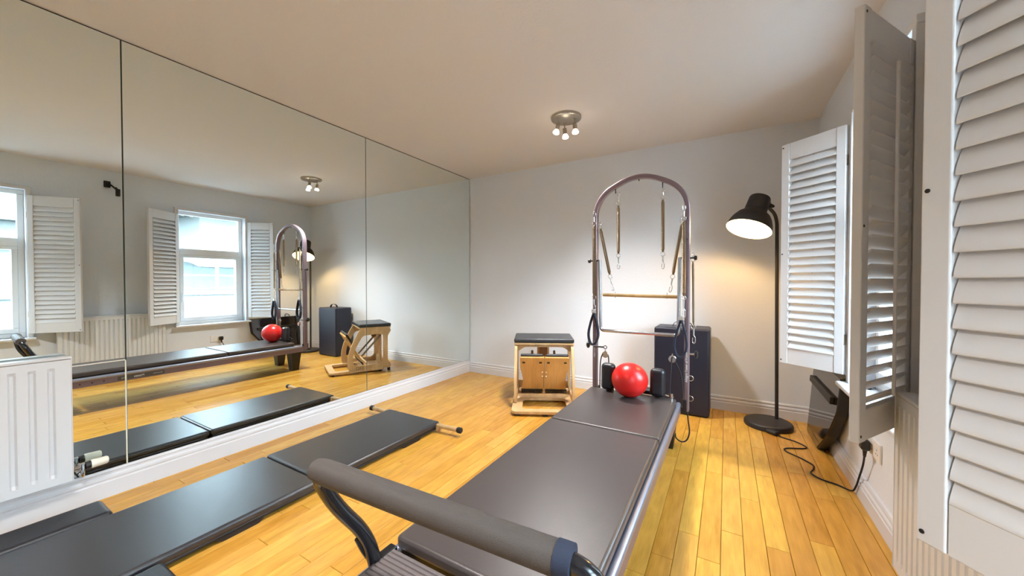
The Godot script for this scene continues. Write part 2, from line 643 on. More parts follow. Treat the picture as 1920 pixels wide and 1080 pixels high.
func build_mirrors() -> void:
	var b := MB.new()
	span(b, Vector3(MX - 0.012, 0.14, BZ), Vector3(MX - 0.0065, CH, 0.9))
	setting(b, "trim_1", "mirror_backing", "dark backing board behind the mirror panels")
	var g := 0.0016
	var list := [
		["wall_mirror", -3.743, -2.199, 0.147, 2.424, "frameless wall mirror panel next to the far corner"],
		["wall_mirror", -2.199, -0.658, 0.147, 2.424, "wide frameless middle mirror panel reflecting the far window"],
		["wall_mirror", -0.658, 0.885, 0.712, 2.424, "upper frameless mirror panel at the left edge above the radiator"],
		["wall_mirror", -0.658, 0.885, 0.147, 0.712, "low mirror strip behind the radiator with a joint above"]]
	for l in list:
		var t := thing(l[0], l[5], "mirror", Vector3(MX - 0.0065, l[3], (l[1] + l[2]) / 2), 0.0, "mirror panels on the left wall")
		var zw: float = l[2] - l[1] - g * 2
		var h: float = l[4] - l[3] - g * 2
		var m := MB.new()
		# silvered face
		m.quad(Vector3(0.0065, g, zw / 2 - 0.0015), Vector3(0.0065, g, -zw / 2 + 0.0015), Vector3(0.0065, h + g, -zw / 2 + 0.0015), Vector3(0.0065, h + g, zw / 2 - 0.0015))
		put(m, "silvered_face", "mirror", t)
		m = MB.new()
		m.rbox(Vector3(0.0031, h / 2 + g, 0), Vector3(0.0062, h, zw), 0.0008, Basis(), 1)
		put(m, "glass_edge", "mirror_edge", t)
		if l[3] < 0.2 and l[4] < 1.0:
			# pale edging strip round the low piece
			m = MB.new()
			m.rbox(Vector3(0.0075, h + g + 0.001, 0), Vector3(0.003, 0.005, zw), 0.0008, Basis(), 1)
			m.rbox(Vector3(0.0075, h / 2, -zw / 2), Vector3(0.003, h, 0.005), 0.0008, Basis(), 1)
			put(m, "edge_strip", "valve_cream", t)

# ---------------------------------------------------------------- windows and shutters
func build_windows() -> void:
	for i in 2:
		var z0: float = W[i][0]
		var z1: float = W[i][1]
		var y0: float = WY[0]
		var y1: float = WY[1]
		var root := Node3D.new()
		root.name = "window_%d" % (i + 1)
		add_child(root)
		tag(root, ["white casement window with a top light near the far corner", "white casement window nearest the camera, shutter folded back"][i], "", "", "structure")
		root.position = Vector3(RX, 0, 0)
		var xa := 0.085
		var xb := 0.15
		var m := MB.new()
		span(m, Vector3(xa, y0, z0), Vector3(xb, y0 + 0.045, z1), 0.004)
		span(m, Vector3(xa, y1 - 0.045, z0), Vector3(xb, y1, z1), 0.004)
		span(m, Vector3(xa, y0 + 0.045, z0), Vector3(xb, y1 - 0.045, z0 + 0.045), 0.004)
		span(m, Vector3(xa, y0 + 0.045, z1 - 0.045), Vector3(xb, y1 - 0.045, z1), 0.004)
		put(m, "frame", "upvc", root)
		m = MB.new()
		span(m, Vector3(xa - 0.012, 1.50, z0 + 0.045), Vector3(xb, 1.585, z1 - 0.045), 0.006)
		span(m, Vector3(xa - 0.016, 1.532, z0 + 0.2), Vector3(xa - 0.012, 1.538, z1 - 0.2))
		put(m, "transom", "upvc", root)
		m = MB.new()
		for s in [[y0 + 0.045, y0 + 0.095, z0 + 0.045, z1 - 0.045], [1.465, 1.50, z0 + 0.045, z1 - 0.045], [y0 + 0.095, 1.465, z0 + 0.045, z0 + 0.085], [y0 + 0.095, 1.465, z1 - 0.085, z1 - 0.045]]:
			span(m, Vector3(xa - 0.012, s[0], s[2]), Vector3(xb - 0.01, s[1], s[3]), 0.005)
		var sash := put(m, "sash", "upvc", root)
		m = MB.new()
		span(m, Vector3(xa - 0.035, y0 + 0.3, z1 - 0.072), Vector3(xa - 0.012, y0 + 0.42, z1 - 0.058), 0.004)
		put(m, "handle", "upvc", sash)
		m = MB.new()
		span(m, Vector3(0.115, y0 + 0.095, z0 + 0.085), Vector3(0.119, 1.465, z1 - 0.085))
		put(m, "pane", "window_glass", root)
		m = MB.new()
		span(m, Vector3(0.115, 1.585, z0 + 0.045), Vector3(0.119, y1 - 0.045, z1 - 0.045))
		put(m, "pane", "window_glass", root)
		m = MB.new()
		span(m, Vector3(-0.075, y0 - 0.026, z0 - 0.05), Vector3(xa, y0, z1 + 0.05), 0.01, 2)
		put(m, "sill", "trim_paint", root)
		# shutter mounting frame round the opening
		m = MB.new()
		span(m, Vector3(-0.03, y0 + 0.001, z0 - 0.035), Vector3(-0.0005, y1 - 0.005, z0 + 0.004), 0.003)
		span(m, Vector3(-0.03, y0 + 0.001, z1 - 0.004), Vector3(-0.0005, y1 - 0.005, z1 + 0.035), 0.003)
		span(m, Vector3(-0.03, y1 - 0.004, z0 - 0.035), Vector3(-0.0005, y1 + 0.03, z1 + 0.035), 0.003)
		put(m, "shutter_frame", "shutter_paint", root)
	shutter("plantation shutter leaf beside the floor lamp, far leaf of the far window", Vector2(0.590, -2.765), Vector2(0.315, -2.99), 34.0, 1.0)
	shutter("plantation shutter leaf with a tilt rod, half open, near leaf of far window", Vector2(0.592, -1.955), Vector2(0.366, -1.605), -40.0, -1.0)
	shutter("large plantation shutter leaf at the right edge, closest to the camera", Vector2(0.592, -0.755), Vector2(0.352, -1.076), 20.0, 1.0)

func shutter(label: String, hinge: Vector2, free: Vector2, tilt: float, rod: float) -> void:
	var y0 := 0.602
	var H := 1.422
	var d := (free - hinge)
	var wd := d.length()
	d /= wd
	var t := thing("shutter_panel", label, "shutter", Vector3(hinge.x, y0, hinge.y), atan2(-d.y, d.x), "plantation shutter leaves")
	var th := 0.028
	var st := 0.048
	var tr := 0.105
	var m := MB.new()
	m.rbox(Vector3(st / 2 + 0.003, H / 2, 0), Vector3(st, H, th), 0.004, Basis(), 2)
	put(m, "stile", "shutter_paint", t)
	m = MB.new()
	m.rbox(Vector3(wd - st / 2, H / 2, 0), Vector3(st, H, th), 0.004, Basis(), 2)
	put(m, "stile", "shutter_paint", t)
	m = MB.new()
	m.rbox(Vector3(wd / 2, H - tr / 2, 0), Vector3(wd - st * 2 - 0.002, tr, th - 0.006), 0.003, Basis(), 2)
	put(m, "top_rail", "shutter_paint", t)
	m = MB.new()
	m.rbox(Vector3(wd / 2, tr / 2, 0), Vector3(wd - st * 2 - 0.002, tr, th - 0.006), 0.003, Basis(), 2)
	put(m, "bottom_rail", "shutter_paint", t)
	# louvres: lens section 63 mm wide
	var n := 25
	var pitch := (H - tr * 2) / n
	var a := deg_to_rad(tilt)
	var lw := 0.0315
	var lt := 0.0052
	var sec := PackedVector2Array()
	for i in 16:
		var f := TAU * i / 16
		sec.append(Vector2(cos(f) * lw, sin(f) * lt))
	var L := wd - st * 2 - 0.006
	var lm := MB.new()
	var U := Vector3(0, cos(a), sin(a))
	var V := Vector3(0, -sin(a), cos(a))
	for i in 16:
		var j := (i + 1) % 16
		var P := []
		var N := []
		for k in [i, j]:
			P.append(U * sec[k].x + V * sec[k].y)
			N.append((U * sec[k].x / (lw * lw) + V * sec[k].y / (lt * lt)).normalized())
		var A := Vector3(-L / 2, 0, 0)
		var B := Vector3(L / 2, 0, 0)
		lm.q4(A + P[0], B + P[0], B + P[1], A + P[1], N[0], N[0], N[1], N[1]) if N[0].dot(Vector3(L, 0, 0).cross(P[1] - P[0])) > 0 else lm.q4(A + P[1], B + P[1], B + P[0], A + P[0], N[1], N[1], N[0], N[0])
		lm.tri(A, A + P[0], A + P[1])
		lm.tri(B, B + P[1], B + P[0])
	var mesh_ := lm.mesh()
	for i in n:
		var o := place(mesh_, "louver", "shutter_paint", t)
		o.position = Vector3(wd / 2, tr + pitch * (i + 0.5), 0)
	# tilt rod on the room face; on the other face only its small staples show
	m = MB.new()
	var zr := rod * (absf(sin(a)) * lw + 0.010)
	m.rbox(Vector3(wd / 2, H / 2, zr), Vector3(0.012, H - tr * 2 - 0.06, 0.009), 0.003, Basis(), 2)
	put(m, "tilt_rod", "shutter_paint", t)
	if rod > 0:
		m = MB.new()
		for i in n:
			m.rbox(Vector3(wd / 2, tr + pitch * (i + 0.5) + 0.019, -0.0012 + sin(a) * 0.019 - lt), Vector3(0.003, 0.003, 0.004), 0.001, Basis(), 1)
		put(m, "staples", "plate_grey", t)
	for y in [0.2, H - 0.2]:
		m = MB.new()
		m.tube(pv([Vector3(-0.001, y - 0.032, th * 0.5 * rod), Vector3(-0.001, y + 0.032, th * 0.5 * rod)]), 0.005, 8)
		m.rbox(Vector3(0.002, y, 0), Vector3(0.004, 0.06, th * 0.9), 0.001, Basis(), 1)
		put(m, "hinge", "brushed_metal", t)
	for y in [0.022, H / 2, H - 0.022]:
		m = MB.new()
		m.tube(pv([Vector3(wd - 0.011, y, -th / 2 - 0.0015), Vector3(wd - 0.011, y, -th / 2 + 0.004)]), 0.0045, 10)
		put(m, "magnet_catch", "black_plastic", t)

# ---------------------------------------------------------------- outdoors, seen in the mirror through the windows
func build_outdoors() -> void:
	var m := MB.new()
	span(m, Vector3(RX + 0.26, -0.4, -14), Vector3(4.0, -0.3, 8))
	setting(m, "trim_2", "paving", "pale paved yard outside the windows")
	m = MB.new()
	span(m, Vector3(4.0, -0.4, -14), Vector3(4.2, 0.86, 8), 0.01)
	span(m, Vector3(3.96, 0.86, -14), Vector3(4.24, 0.95, 8), 0.012)
	var gw := put(m, "garden_wall", "render_white")
	tag(gw, "low white rendered garden wall outside the far window", "wall")
	var r := thing("railing", "white metal railing with thin wires on the garden wall", "railing", Vector3(4.1, 0.95, 0))
	for z in [-9.5, -7.9, -6.3, -4.75, -3.72, -2.1, -0.5, 1.1]:
		m = MB.new()
		m.rbox(Vector3(0, 0.28, z), Vector3(0.05, 0.56, 0.05), 0.005, Basis(), 1)
		put(m, "post", "upvc", r)
	for y in [0.05, 0.33]:
		m = MB.new()
		m.tube(pv([Vector3(0, y, -14), Vector3(0, y, 8)]), 0.012, 8)
		put(m, "wire", "upvc", r)
	# slope rising to the houses
	m = MB.new()
	var pts := [Vector2(4.2, 0.6), Vector2(5.5, 0.95), Vector2(9.0, 1.75), Vector2(13, 2.2), Vector2(30, 5.2)]
	for i in pts.size() - 1:
		for k in 16:
			var za := -26.0 + k * 2.5
			var zb := za + 2.5
			m.quad(Vector3(pts[i].x, pts[i].y, zb), Vector3(pts[i + 1].x, pts[i + 1].y, zb), Vector3(pts[i + 1].x, pts[i + 1].y, za), Vector3(pts[i].x, pts[i].y, za))
	setting(m, "trim_3", "hill_grass", "grey green slope rising behind the garden wall")
	var h := thing("house", "white rendered house with a flat grey eave beyond the railing", "house", Vector3(9.5, 1.6, -8.4))
	m = MB.new()
	m.rbox(Vector3(0, 1.0, 0), Vector3(2.4, 2.0, 7.0), 0.02, Basis(), 1)
	put(m, "wall", "render_white", h)
	m = MB.new()
	m.rbox(Vector3(-0.1, 1.78, 0.3), Vector3(3.4, 0.3, 8.6), 0.02, Basis(), 1)
	put(m, "eave", "grey_roof", h)
	var h2 := thing("house", "distant white house with grey roof on the slope, nearest window", "house", Vector3(12.5, 2.0, -1.0))
	m = MB.new()
	m.rbox(Vector3(0, 0.35, 0), Vector3(2.4, 0.9, 4.4), 0.02, Basis(), 1)
	put(m, "wall", "render_white", h2)
	m = MB.new()
	m.prism(PackedVector2Array([Vector2(-1.6, 0.8), Vector2(1.6, 0.8), Vector2(0, 1.5)]), 5.0)
	put(m, "roof", "grey_roof", h2)
	for z in [-1.3, 0.2]:
		m = MB.new()
		m.rbox(Vector3(-1.21, 0.4, z), Vector3(0.04, 0.4, 0.7), 0.004, Basis(), 1)
		put(m, "window", "house_glass", h2)
	shrub("tree", "green tree between the white house and the hillside", "tree", Vector3(12.5, 2.0, -4.35), 1.9, 0.65, "dark_leaf", 3)
	shrub("shrub", "small bright green shrub below the nearest window", "shrub", Vector3(3.4, -0.3, -0.95), 0.62, 0.55, "leaf", 5)

func shrub(called: String, label: String, cat: String, at: Vector3, h: float, r: float, leaf: String, sd: int) -> void:
	var t := thing(called, label, cat, at)
	var g := RandomNumberGenerator.new()
	g.seed = sd
	var m := MB.new()
	m.tube(pv([Vector3.ZERO, Vector3(0.02, h * 0.6, 0.01)]), [r * 0.08, r * 0.04], 8)
	put(m, "stem", "print_brown", t)
	m = MB.new()
	for i in 700:
		var d := Vector3(g.randfn(), g.randfn(), g.randfn()).normalized() * pow(g.randf(), 0.4)
		var c := Vector3(d.x * r, h * 0.6 + d.y * h * 0.4, d.z * r)
		var b := Basis.from_euler(Vector3(g.randf() * 6, g.randf() * 6, g.randf() * 6))
		var s := r * (0.16 + g.randf() * 0.12)
		m.tri(c, c + b * Vector3(s * 0.4, s * 0.5, 0), c + b * Vector3(0, s, 0.1 * s))
		m.tri(c, c + b * Vector3(0, s, 0.1 * s), c + b * Vector3(-s * 0.4, s * 0.5, 0))
	var f := put(m, "foliage", leaf, t)
	tag(f, "", "", "", "stuff")

# ---------------------------------------------------------------- radiators
func radiator(label: String, z0: float, z1: float, xwall: float, side: float, y0: float, y1: float, pitch: float, valve_z: float, depth := 0.085) -> void:
	# side +1: stands on the wall at xwall with its face looking to +x
	var t := thing("radiator", label, "radiator", Vector3(xwall, y0, (z0 + z1) / 2))
	var H := y1 - y0
	var L := z1 - z0
	var xf := depth * side
	var xb := (depth - 0.05) * side
	var m := MB.new()
	# ribbed front sheet: flat margins and shallow channels
	var rows := [0.0, 0.035, 0.05, H - 0.06, H - 0.045, H - 0.012]
	var deep := [0.0, 0.0, 1.0, 1.0, 0.0, 0.0]
	var zs := []
	var amp := []
	var n := int(floor((L - 0.03) / pitch))
	var off := (L - n * pitch) / 2
	zs.append(-L / 2); amp.append(0.0)
	for i in n:
		for k in [[0.0, 0.0], [0.30, 0.0], [0.42, 1.0], [0.60, 1.0], [0.72, 0.0]]:
			zs.append(-L / 2 + off + pitch * (i + k[0])); amp.append(k[1])
	zs.append(L / 2); amp.append(0.0)
	for i in zs.size() - 1:
		for j in rows.size() - 1:
			var P := []
			for k in [[i, j], [i + 1, j], [i + 1, j + 1], [i, j + 1]]:
				P.append(Vector3(xf - side * 0.009 * amp[k[0]] * deep[k[1]], rows[k[1]], zs[k[0]]))
			if side > 0: m.quad(P[1], P[0], P[3], P[2])
			else: m.quad(P[0], P[1], P[2], P[3])
	span(m, Vector3(minf(xf - side * 0.011, xf - side * 0.03), 0.002, -L / 2), Vector3(maxf(xf - side * 0.011, xf - side * 0.03), H - 0.014, L / 2))
	put(m, "front_panel", "radiator_paint", t)
	for e in [-L / 2, L / 2]:
		m = MB.new()
		m.rbox(Vector3((xf + xb) / 2, H / 2, e), Vector3(absf(xf - xb) + 0.004, H, 0.004), 0.0015, Basis(), 1)
		put(m, "side_cover", "radiator_paint", t)
	m = MB.new()
	m.rbox(Vector3((xf + xb) / 2 + side * 0.001, H - 0.004, 0), Vector3(absf(xf - xb) + 0.004, 0.012, L + 0.004), 0.003, Basis(), 2)
	put(m, "top_cover", "radiator_paint", t)
	for e in [-L * 0.35, L * 0.35]:
		m = MB.new()
		m.box(Vector3(xb / 2 + side * 0.002, H * 0.5, e), Vector3(absf(xb) - 0.003, H * 0.6, 0.03))
		put(m, "bracket", "radiator_paint", t)
	if valve_z != 0.0:
		var c := Vector3((xf + xb) / 2, 0.045, -L / 2)
		m = MB.new()
		m.tube(pv([c, c + Vector3(0, 0, -0.035)]), 0.011, 12)
		m.tube(pv([c + Vector3(0, -0.012, -0.035), c + Vector3(0, 0.016, -0.035)]), 0.014, 12)
		m.tube(bend([c + Vector3(0, -0.01, -0.035), Vector3(c.x, -y0 + 0.165, c.z - 0.035), Vector3(xb * 0.2, -y0 + 0.165, c.z - 0.035)], 0.02), 0.0075, 10)
		var tail := put(m, "valve", "chrome", t)
		m = MB.new()
		m.tube(pv([c + Vector3(0, 0, -0.045), c + Vector3(0, 0.002, -0.062)]), 0.0195, 18)
		put(m, "valve_collar", "black_plastic", tail)
		m = MB.new()
		var bas := Basis(Vector3.RIGHT, -PI / 2)
		m.lathe([Vector2(0.0, 0.0), Vector2(0.0195, 0.0), Vector2(0.021, 0.004), Vector2(0.019, 0.055), Vector2(0.015, 0.06), Vector2(0, 0.061)], 20, Transform3D(bas, c + Vector3(0, 0.002, -0.062)))
		put(m, "valve_head", "valve_cream", tail)

func build_radiators() -> void:
	radiator("white ribbed panel radiator in front of the mirror at the left edge", -0.452, 0.55, MX, 1.0, 0.172, 0.772, 0.055, 1.0)
	radiator("white ribbed panel radiator below the wall between the two windows", -1.80, -0.93, RX, -1.0, 0.12, 0.745, 0.038, 0.0, 0.105)

# ---------------------------------------------------------------- reformer with tower
const TZ := -2.77      # plane of the tower
const PT := 0.36       # top of the pads

func ring_link(parent: Node, called: String, c: Vector3, r: float, wire: float, a: Vector3, b: Vector3, mt: String) -> void:
	var m := MB.new()
	m.tube(circle(c, r, a, b, 14), wire, 6, true)
	put(m, called, mt, parent)

func build_reformer() -> void:
	var t := thing("pilates_reformer", "long reformer with dark grey pads, footbar and arched mauve tower frame", "reformer", Vector3(-0.575, 0, -1.6))
	var O := t.position
	var add := func(m: MB, called: String, mt: String, parent: Node) -> MeshInstance3D:
		for i in m.v.size():
			m.v[i] -= O
		return put(m, called, mt, parent)
	var m: MB
	# side rails: aluminium extrusions with a rounded outer bead and a groove
	for s in [-1.0, 1.0]:
		m = MB.new()
		var pr := PackedVector2Array([Vector2(-0.02, -0.033), Vector2(0.012, -0.033), Vector2(0.019, -0.027), Vector2(0.019, -0.006), Vector2(0.015, -0.001), Vector2(0.019, 0.004), Vector2(0.019, 0.024), Vector2(0.012, 0.032), Vector2(0.002, 0.034), Vector2(-0.002, 0.022), Vector2(-0.012, 0.022), Vector2(-0.014, 0.034), Vector2(-0.02, 0.034)])
		var cx: float = -0.575 + s * 0.291
		if s > 0:
			m.sweep(pv([Vector3(cx, 0.267, -0.40), Vector3(cx, 0.267, -2.74)]), pr, Vector3.UP)
		else:
			m.sweep(pv([Vector3(cx, 0.267, -2.74), Vector3(cx, 0.267, -0.40)]), pr, Vector3.UP)
		var rail: MeshInstance3D = add.call(m, "side_rail", "mauve_metal", t)
		m = MB.new()
		m.tube(pv([Vector3(cx + s * 0.008, 0.298, -0.42), Vector3(cx + s * 0.008, 0.298, -2.72)]), 0.0165, 14)
		add.call(m, "rail_bead", "rail_silver", rail)
		m = MB.new()
		m.tube(pv([Vector3(cx - s * 0.026, 0.318, -0.42), Vector3(cx - s * 0.026, 0.318, -2.72)]), 0.005, 8)
		add.call(m, "track_rod", "chrome", rail)
		if s < 0:
			# name plate and holes on the side that faces the mirror
			var xs: float = cx - 0.0195
			m = MB.new()
			m.rbox(Vector3(xs - 0.001, 0.262, -1.214), Vector3(0.003, 0.034, 0.32), 0.001, Basis(), 1)
			var plate: MeshInstance3D = add.call(m, "name_plate", "plate_grey", rail)
			for k in [["Balanced Body", 0.010, -1.325], ["Pilates", 0.024, -1.195], ["Pro", 0.020, -1.092]]:
				letters(k[0], k[1], Vector3(xs - 0.0026, 0.262, k[2]) - O, Basis(Vector3.UP, -PI / 2), "print_white", rail)
			m = MB.new()
			for z in [-0.76, -0.83, -0.90, -0.97]:
				m.tube(pv([Vector3(xs - 0.0012, 0.262, z), Vector3(xs + 0.004, 0.262, z)]), 0.006, 10)
			add.call(m, "rail_holes", "black_plastic", rail)
			m = MB.new()
			m.lathe([Vector2(0, 0), Vector2(0.014, 0.0), Vector2(0.018, 0.006), Vector2(0.016, 0.02), Vector2(0, 0.022)], 16, Transform3D(Basis(Vector3.FORWARD, -PI / 2), Vector3(xs, 0.262, -0.70)))
			add.call(m, "rail_knob", "black_plastic", rail)
	for z in [-2.725, -0.42]:
		m = MB.new()
		m.rbox(Vector3(-0.575, 0.265, z), Vector3(0.55, 0.06, 0.045), 0.006, Basis(), 2)
		add.call(m, "end_rail", "mauve_metal", t)
	# springs deck under the pads
	m = MB.new()
	m.rbox(Vector3(-0.575, 0.30, -1.72), Vector3(0.53, 0.035, 1.86), 0.004, Basis(), 1)
	add.call(m, "carriage_board", "black_plastic", t)
	# tapered legs
	for p in [Vector2(-0.80, -2.66), Vector2(-0.345, -2.72), Vector2(-0.80, -0.5), Vector2(-0.345, -0.5)]:
		m = MB.new()
		var a := 0.062
		var b := 0.04
		var T := []
		var B := []
		for k in [Vector2(-1, -1), Vector2(1, -1), Vector2(1, 1), Vector2(-1, 1)]:
			T.append(Vector3(p.x + k.x * a, 0.236, p.y + k.y * a))
			B.append(Vector3(p.x + k.x * b, 0.0, p.y + k.y * b))
		for k in 4:
			var l := (k + 1) % 4
			m.quad(B[l], B[k], T[k], T[l])
		m.quad(B[0], B[1], B[2], B[3])
		m.quad(T[3], T[2], T[1], T[0])
		add.call(m, "leg", "black_plastic", t)
	# pads
	m = MB.new()
	m.rbox(Vector3(-0.572, PT - 0.021, -1.343), Vector3(0.585, 0.042, 1.13), 0.014, Basis(), 3)
	add.call(m, "long_pad", "pad_vinyl", t)
	m = MB.new()
	m.rbox(Vector3(-0.572, PT - 0.021, -2.277), Vector3(0.585, 0.042, 0.72), 0.014, Basis(), 3)
	var cp: MeshInstance3D = add.call(m, "carriage_pad", "pad_vinyl", t)
	# standing platform, ribbed top
	m = MB.new()
	m.rbox(Vector3(-0.575, 0.315, -0.655), Vector3(0.575, 0.05, 0.205), 0.02, Basis(), 3)
	var sp: MeshInstance3D = add.call(m, "standing_platform", "black_plastic", t)
	m = MB.new()
	for i in 13:
		var z := -0.565 - i * 0.0148
		m.rbox(Vector3(-0.575, 0.342, z), Vector3(0.53, 0.010, 0.0115), 0.004, Basis(), 2)
	m.rbox(Vector3(-0.575, 0.339, -0.654), Vector3(0.548, 0.008, 0.196), 0.003, Basis(), 2)
	add.call(m, "ribbed_top", "ribbed_rubber", sp)
	# shoulder rests on posts, and the folded head rest between them
	for x in [-0.722, -0.391]:
		m = MB.new()
		m.rbox(Vector3(x, 0.462, -2.60), Vector3(0.094, 0.185, 0.075), 0.028, Basis(Vector3.RIGHT, -0.06), 4)
		var sr: MeshInstance3D = add.call(m, "shoulder_rest", "black_vinyl", t)
		m = MB.new()
		m.rbox(Vector3(x, 0.375, -2.645), Vector3(0.05, 0.09, 0.03), 0.004, Basis(), 1)
		add.call(m, "rest_bracket", "black_plastic", sr)
	m = MB.new()
	m.rbox(Vector3(-0.56, 0.372, -2.685), Vector3(0.26, 0.035, 0.08), 0.014, Basis(), 3)
	add.call(m, "head_rest", "black_vinyl", t)
	m = MB.new()
	m.tube(pv([Vector3(-0.36, 0.375, -2.63), Vector3(-0.295, 0.365, -2.63)]), 0.008, 10)
	m.tube(pv([Vector3(-0.312, 0.352, -2.63), Vector3(-0.312, 0.392, -2.63)]), 0.014, 12)
	add.call(m, "rest_latch", "chrome", t)
	# footbar: bent tube and a padded sleeve
	var L := -0.885
	var R := -0.165
	var top := Vector3(0, 0.668, -0.535)
	var path := bend([Vector3(L + 0.03, 0.31, -0.70), Vector3(L + 0.015, 0.42, -0.68), Vector3(L + 0.005, 0.55, -0.585), Vector3(L, top.y, top.z), Vector3(R, top.y - 0.018, top.z - 0.055), Vector3(R - 0.03, 0.53, -0.60), Vector3(R - 0.075, 0.42, -0.68), Vector3(R - 0.095, 0.31, -0.70)], 0.085, 8)
	m = MB.new()
	m.tube(path, 0.019, 16)
	var fb: MeshInstance3D = add.call(m, "footbar", "black_paint", t)
	m = MB.new()
	var sl := []
	var rr := []
	for i in 25:
		var f := i / 24.0
		sl.append(Vector3(lerpf(L + 0.012, R - 0.06, f), lerpf(top.y, top.y - 0.0165, f), lerpf(top.z, top.z - 0.050, f)))
		var end := minf(f, 1.0 - f) * 24
		rr.append(0.029 * (0.86 if end < 0.5 else 1.0))
	m.tube(pv(sl), rr, 20)
	add.call(m, "padded_sleeve", "fabric_cover", fb)
	m = MB.new()
	m.tube(pv([Vector3(R - 0.086, top.y - 0.0158, top.z - 0.0485), Vector3(R - 0.057, top.y - 0.0166, top.z - 0.0507)]), 0.0305, 20)
	add.call(m, "sleeve_cuff", "strap_webbing", fb)
	m = MB.new()
	m.tube(pv([Vector3(L + 0.055, top.y - 0.027, top.z - 0.012), Vector3(R - 0.09, top.y - 0.042, top.z - 0.062)]), 0.003, 6)
	add.call(m, "sleeve_seam", "fabric_cover", fb)
	for x in [L + 0.03, R - 0.095]:
		m = MB.new()
		m.tube(bend([Vector3(x - 0.022, 0.42, -0.652), Vector3(x - 0.020, 0.37, -0.672), Vector3(x, 0.30, -0.71)], 0.03), 0.007, 10)
		m.rbox(Vector3(x, 0.30, -0.735), Vector3(0.03, 0.09, 0.06), 0.006, Basis(), 2)
		add.call(m, "footbar_stay", "black_paint", fb)
	# tower arch
	m = MB.new()
	var arch := bend([Vector3(-0.870, 0.25, TZ), Vector3(-0.870, 1.772, TZ), Vector3(-0.552, 1.928, TZ), Vector3(-0.230, 1.772, TZ), Vector3(-0.230, 0.25, TZ)], 0.155, 10)
	m.sweep(arch, rrect(0.032, 0.052, 0.009), Vector3(0, 0, 1))
	var tw: MeshInstance3D = add.call(m, "tower_frame", "mauve_metal", t)
	for x in [-0.870, -0.230]:
		m = MB.new()
		m.rbox(Vector3(x * 0.97 - 0.017, 0.285, TZ - 0.005), Vector3(0.028, 0.09, 0.07), 0.006, Basis(), 2)
		m.rbox(Vector3(x * 0.97 - 0.017, 0.252, TZ - 0.035), Vector3(0.05, 0.025, 0.05), 0.006, Basis(), 2)
		add.call(m, "tower_bracket", "black_plastic", tw)
	letters("Allegro Tower of Power", 0.020, Vector3(-0.230, 0.555, TZ + 0.0268) - O, Basis(Vector3.BACK, PI / 2), "print_white", tw)
	letters("Allegro Tower of Power", 0.012, Vector3(-0.870, 0.62, TZ + 0.0268) - O, Basis(Vector3.BACK, PI / 2), "print_white", tw)
	m = MB.new()
	for y in [0.80, 1.03, 1.16, 1.42, 1.56]:
		for x in [-0.870, -0.230]:
			m.tube(circle(Vector3(x, y, TZ + 0.034), 0.007, Vector3.UP, Vector3.BACK, 8), 0.002, 5, true)
	for p in [Vector3(-0.72, 1.822, TZ), Vector3(-0.552, 1.892, TZ), Vector3(-0.392, 1.822, TZ)]:
		m.tube(pv([p + Vector3(0, 0.02, 0), p + Vector3(0, -0.012, 0)]), 0.004, 6)
		m.tube(circle(p + Vector3(0, -0.02, 0), 0.009, Vector3.UP, Vector3.BACK, 8), 0.0025, 5, true)
	add.call(m, "eye_bolts", "black_plastic", tw)
	# rings on the rear of the right upright
	for y in [0.47, 0.33]:
		m = MB.new()
		m.tube(circle(Vector3(-0.208, y, TZ - 0.02), 0.018, Vector3.UP, Vector3.RIGHT, 14), 0.0025, 6, true)
		add.call(m, "side_ring", "chrome", tw)
	# knobs
	for k in [[-0.870, 0.645, -1.0], [-0.230, 0.640, 1.0]]:
		m = MB.new()
		var c := Vector3(k[0], k[1], TZ)
		var s: float = k[2]
		m.tube(pv([c, c + Vector3(0.05 * s, 0, 0)]), 0.007, 8)
		var kn: MeshInstance3D = add.call(m, "knob_stem", "chrome", tw)
		m = MB.new()
		m.lathe([Vector2(0, 0), Vector2(0.012, 0), Vector2(0.026, 0.006), Vector2(0.027, 0.016), Vector2(0.014, 0.024), Vector2(0, 0.025)], 10, Transform3D(Basis(Vector3.BACK, -PI / 2 * s), c + Vector3(0.045 * s, 0, 0)))
		add.call(m, "knob", "black_plastic", kn)
	# push-through bar: pivots, two arms and a crossbar
	m = MB.new()
	m.tube(bend([Vector3(-0.828, 1.30, TZ + 0.035), Vector3(-0.820, 0.766, TZ + 0.03), Vector3(-0.282, 0.766, TZ + 0.03), Vector3(-0.276, 1.30, TZ + 0.035)], 0.03), 0.0115, 12)
	add.call(m, "push_through_bar", "silver_metal", tw)
	for s in [-1.0, 1.0]:
		m = MB.new()
		var px: float = -0.55 + s * 0.32
		m.tube(pv([Vector3(-0.552 + s * 0.27, 1.295, TZ + 0.03), Vector3(px + s * 0.045, 1.295, TZ)]), 0.006, 8)
		m.lathe([Vector2(0, 0), Vector2(0.014, 0.0), Vector2(0.017, 0.006), Vector2(0.014, 0.018), Vector2(0, 0.02)], 10, Transform3D(Basis(Vector3.BACK, -PI / 2 * s), Vector3(px + s * 0.04, 1.295, TZ)))
		add.call(m, "pivot_knob", "black_plastic", tw)
	# pulleys with ropes
	m = MB.new()
	m.tube(pv([Vector3(-0.870, 0.64, TZ + 0.03), Vector3(-0.80, 0.64, TZ + 0.03)]), 0.006, 8)
	m.tube(circle(Vector3(-0.785, 0.64, TZ + 0.03), 0.012, Vector3.UP, Vector3.RIGHT, 12), 0.003, 6, true)
	add.call(m, "pulley_hanger", "black_plastic", tw)
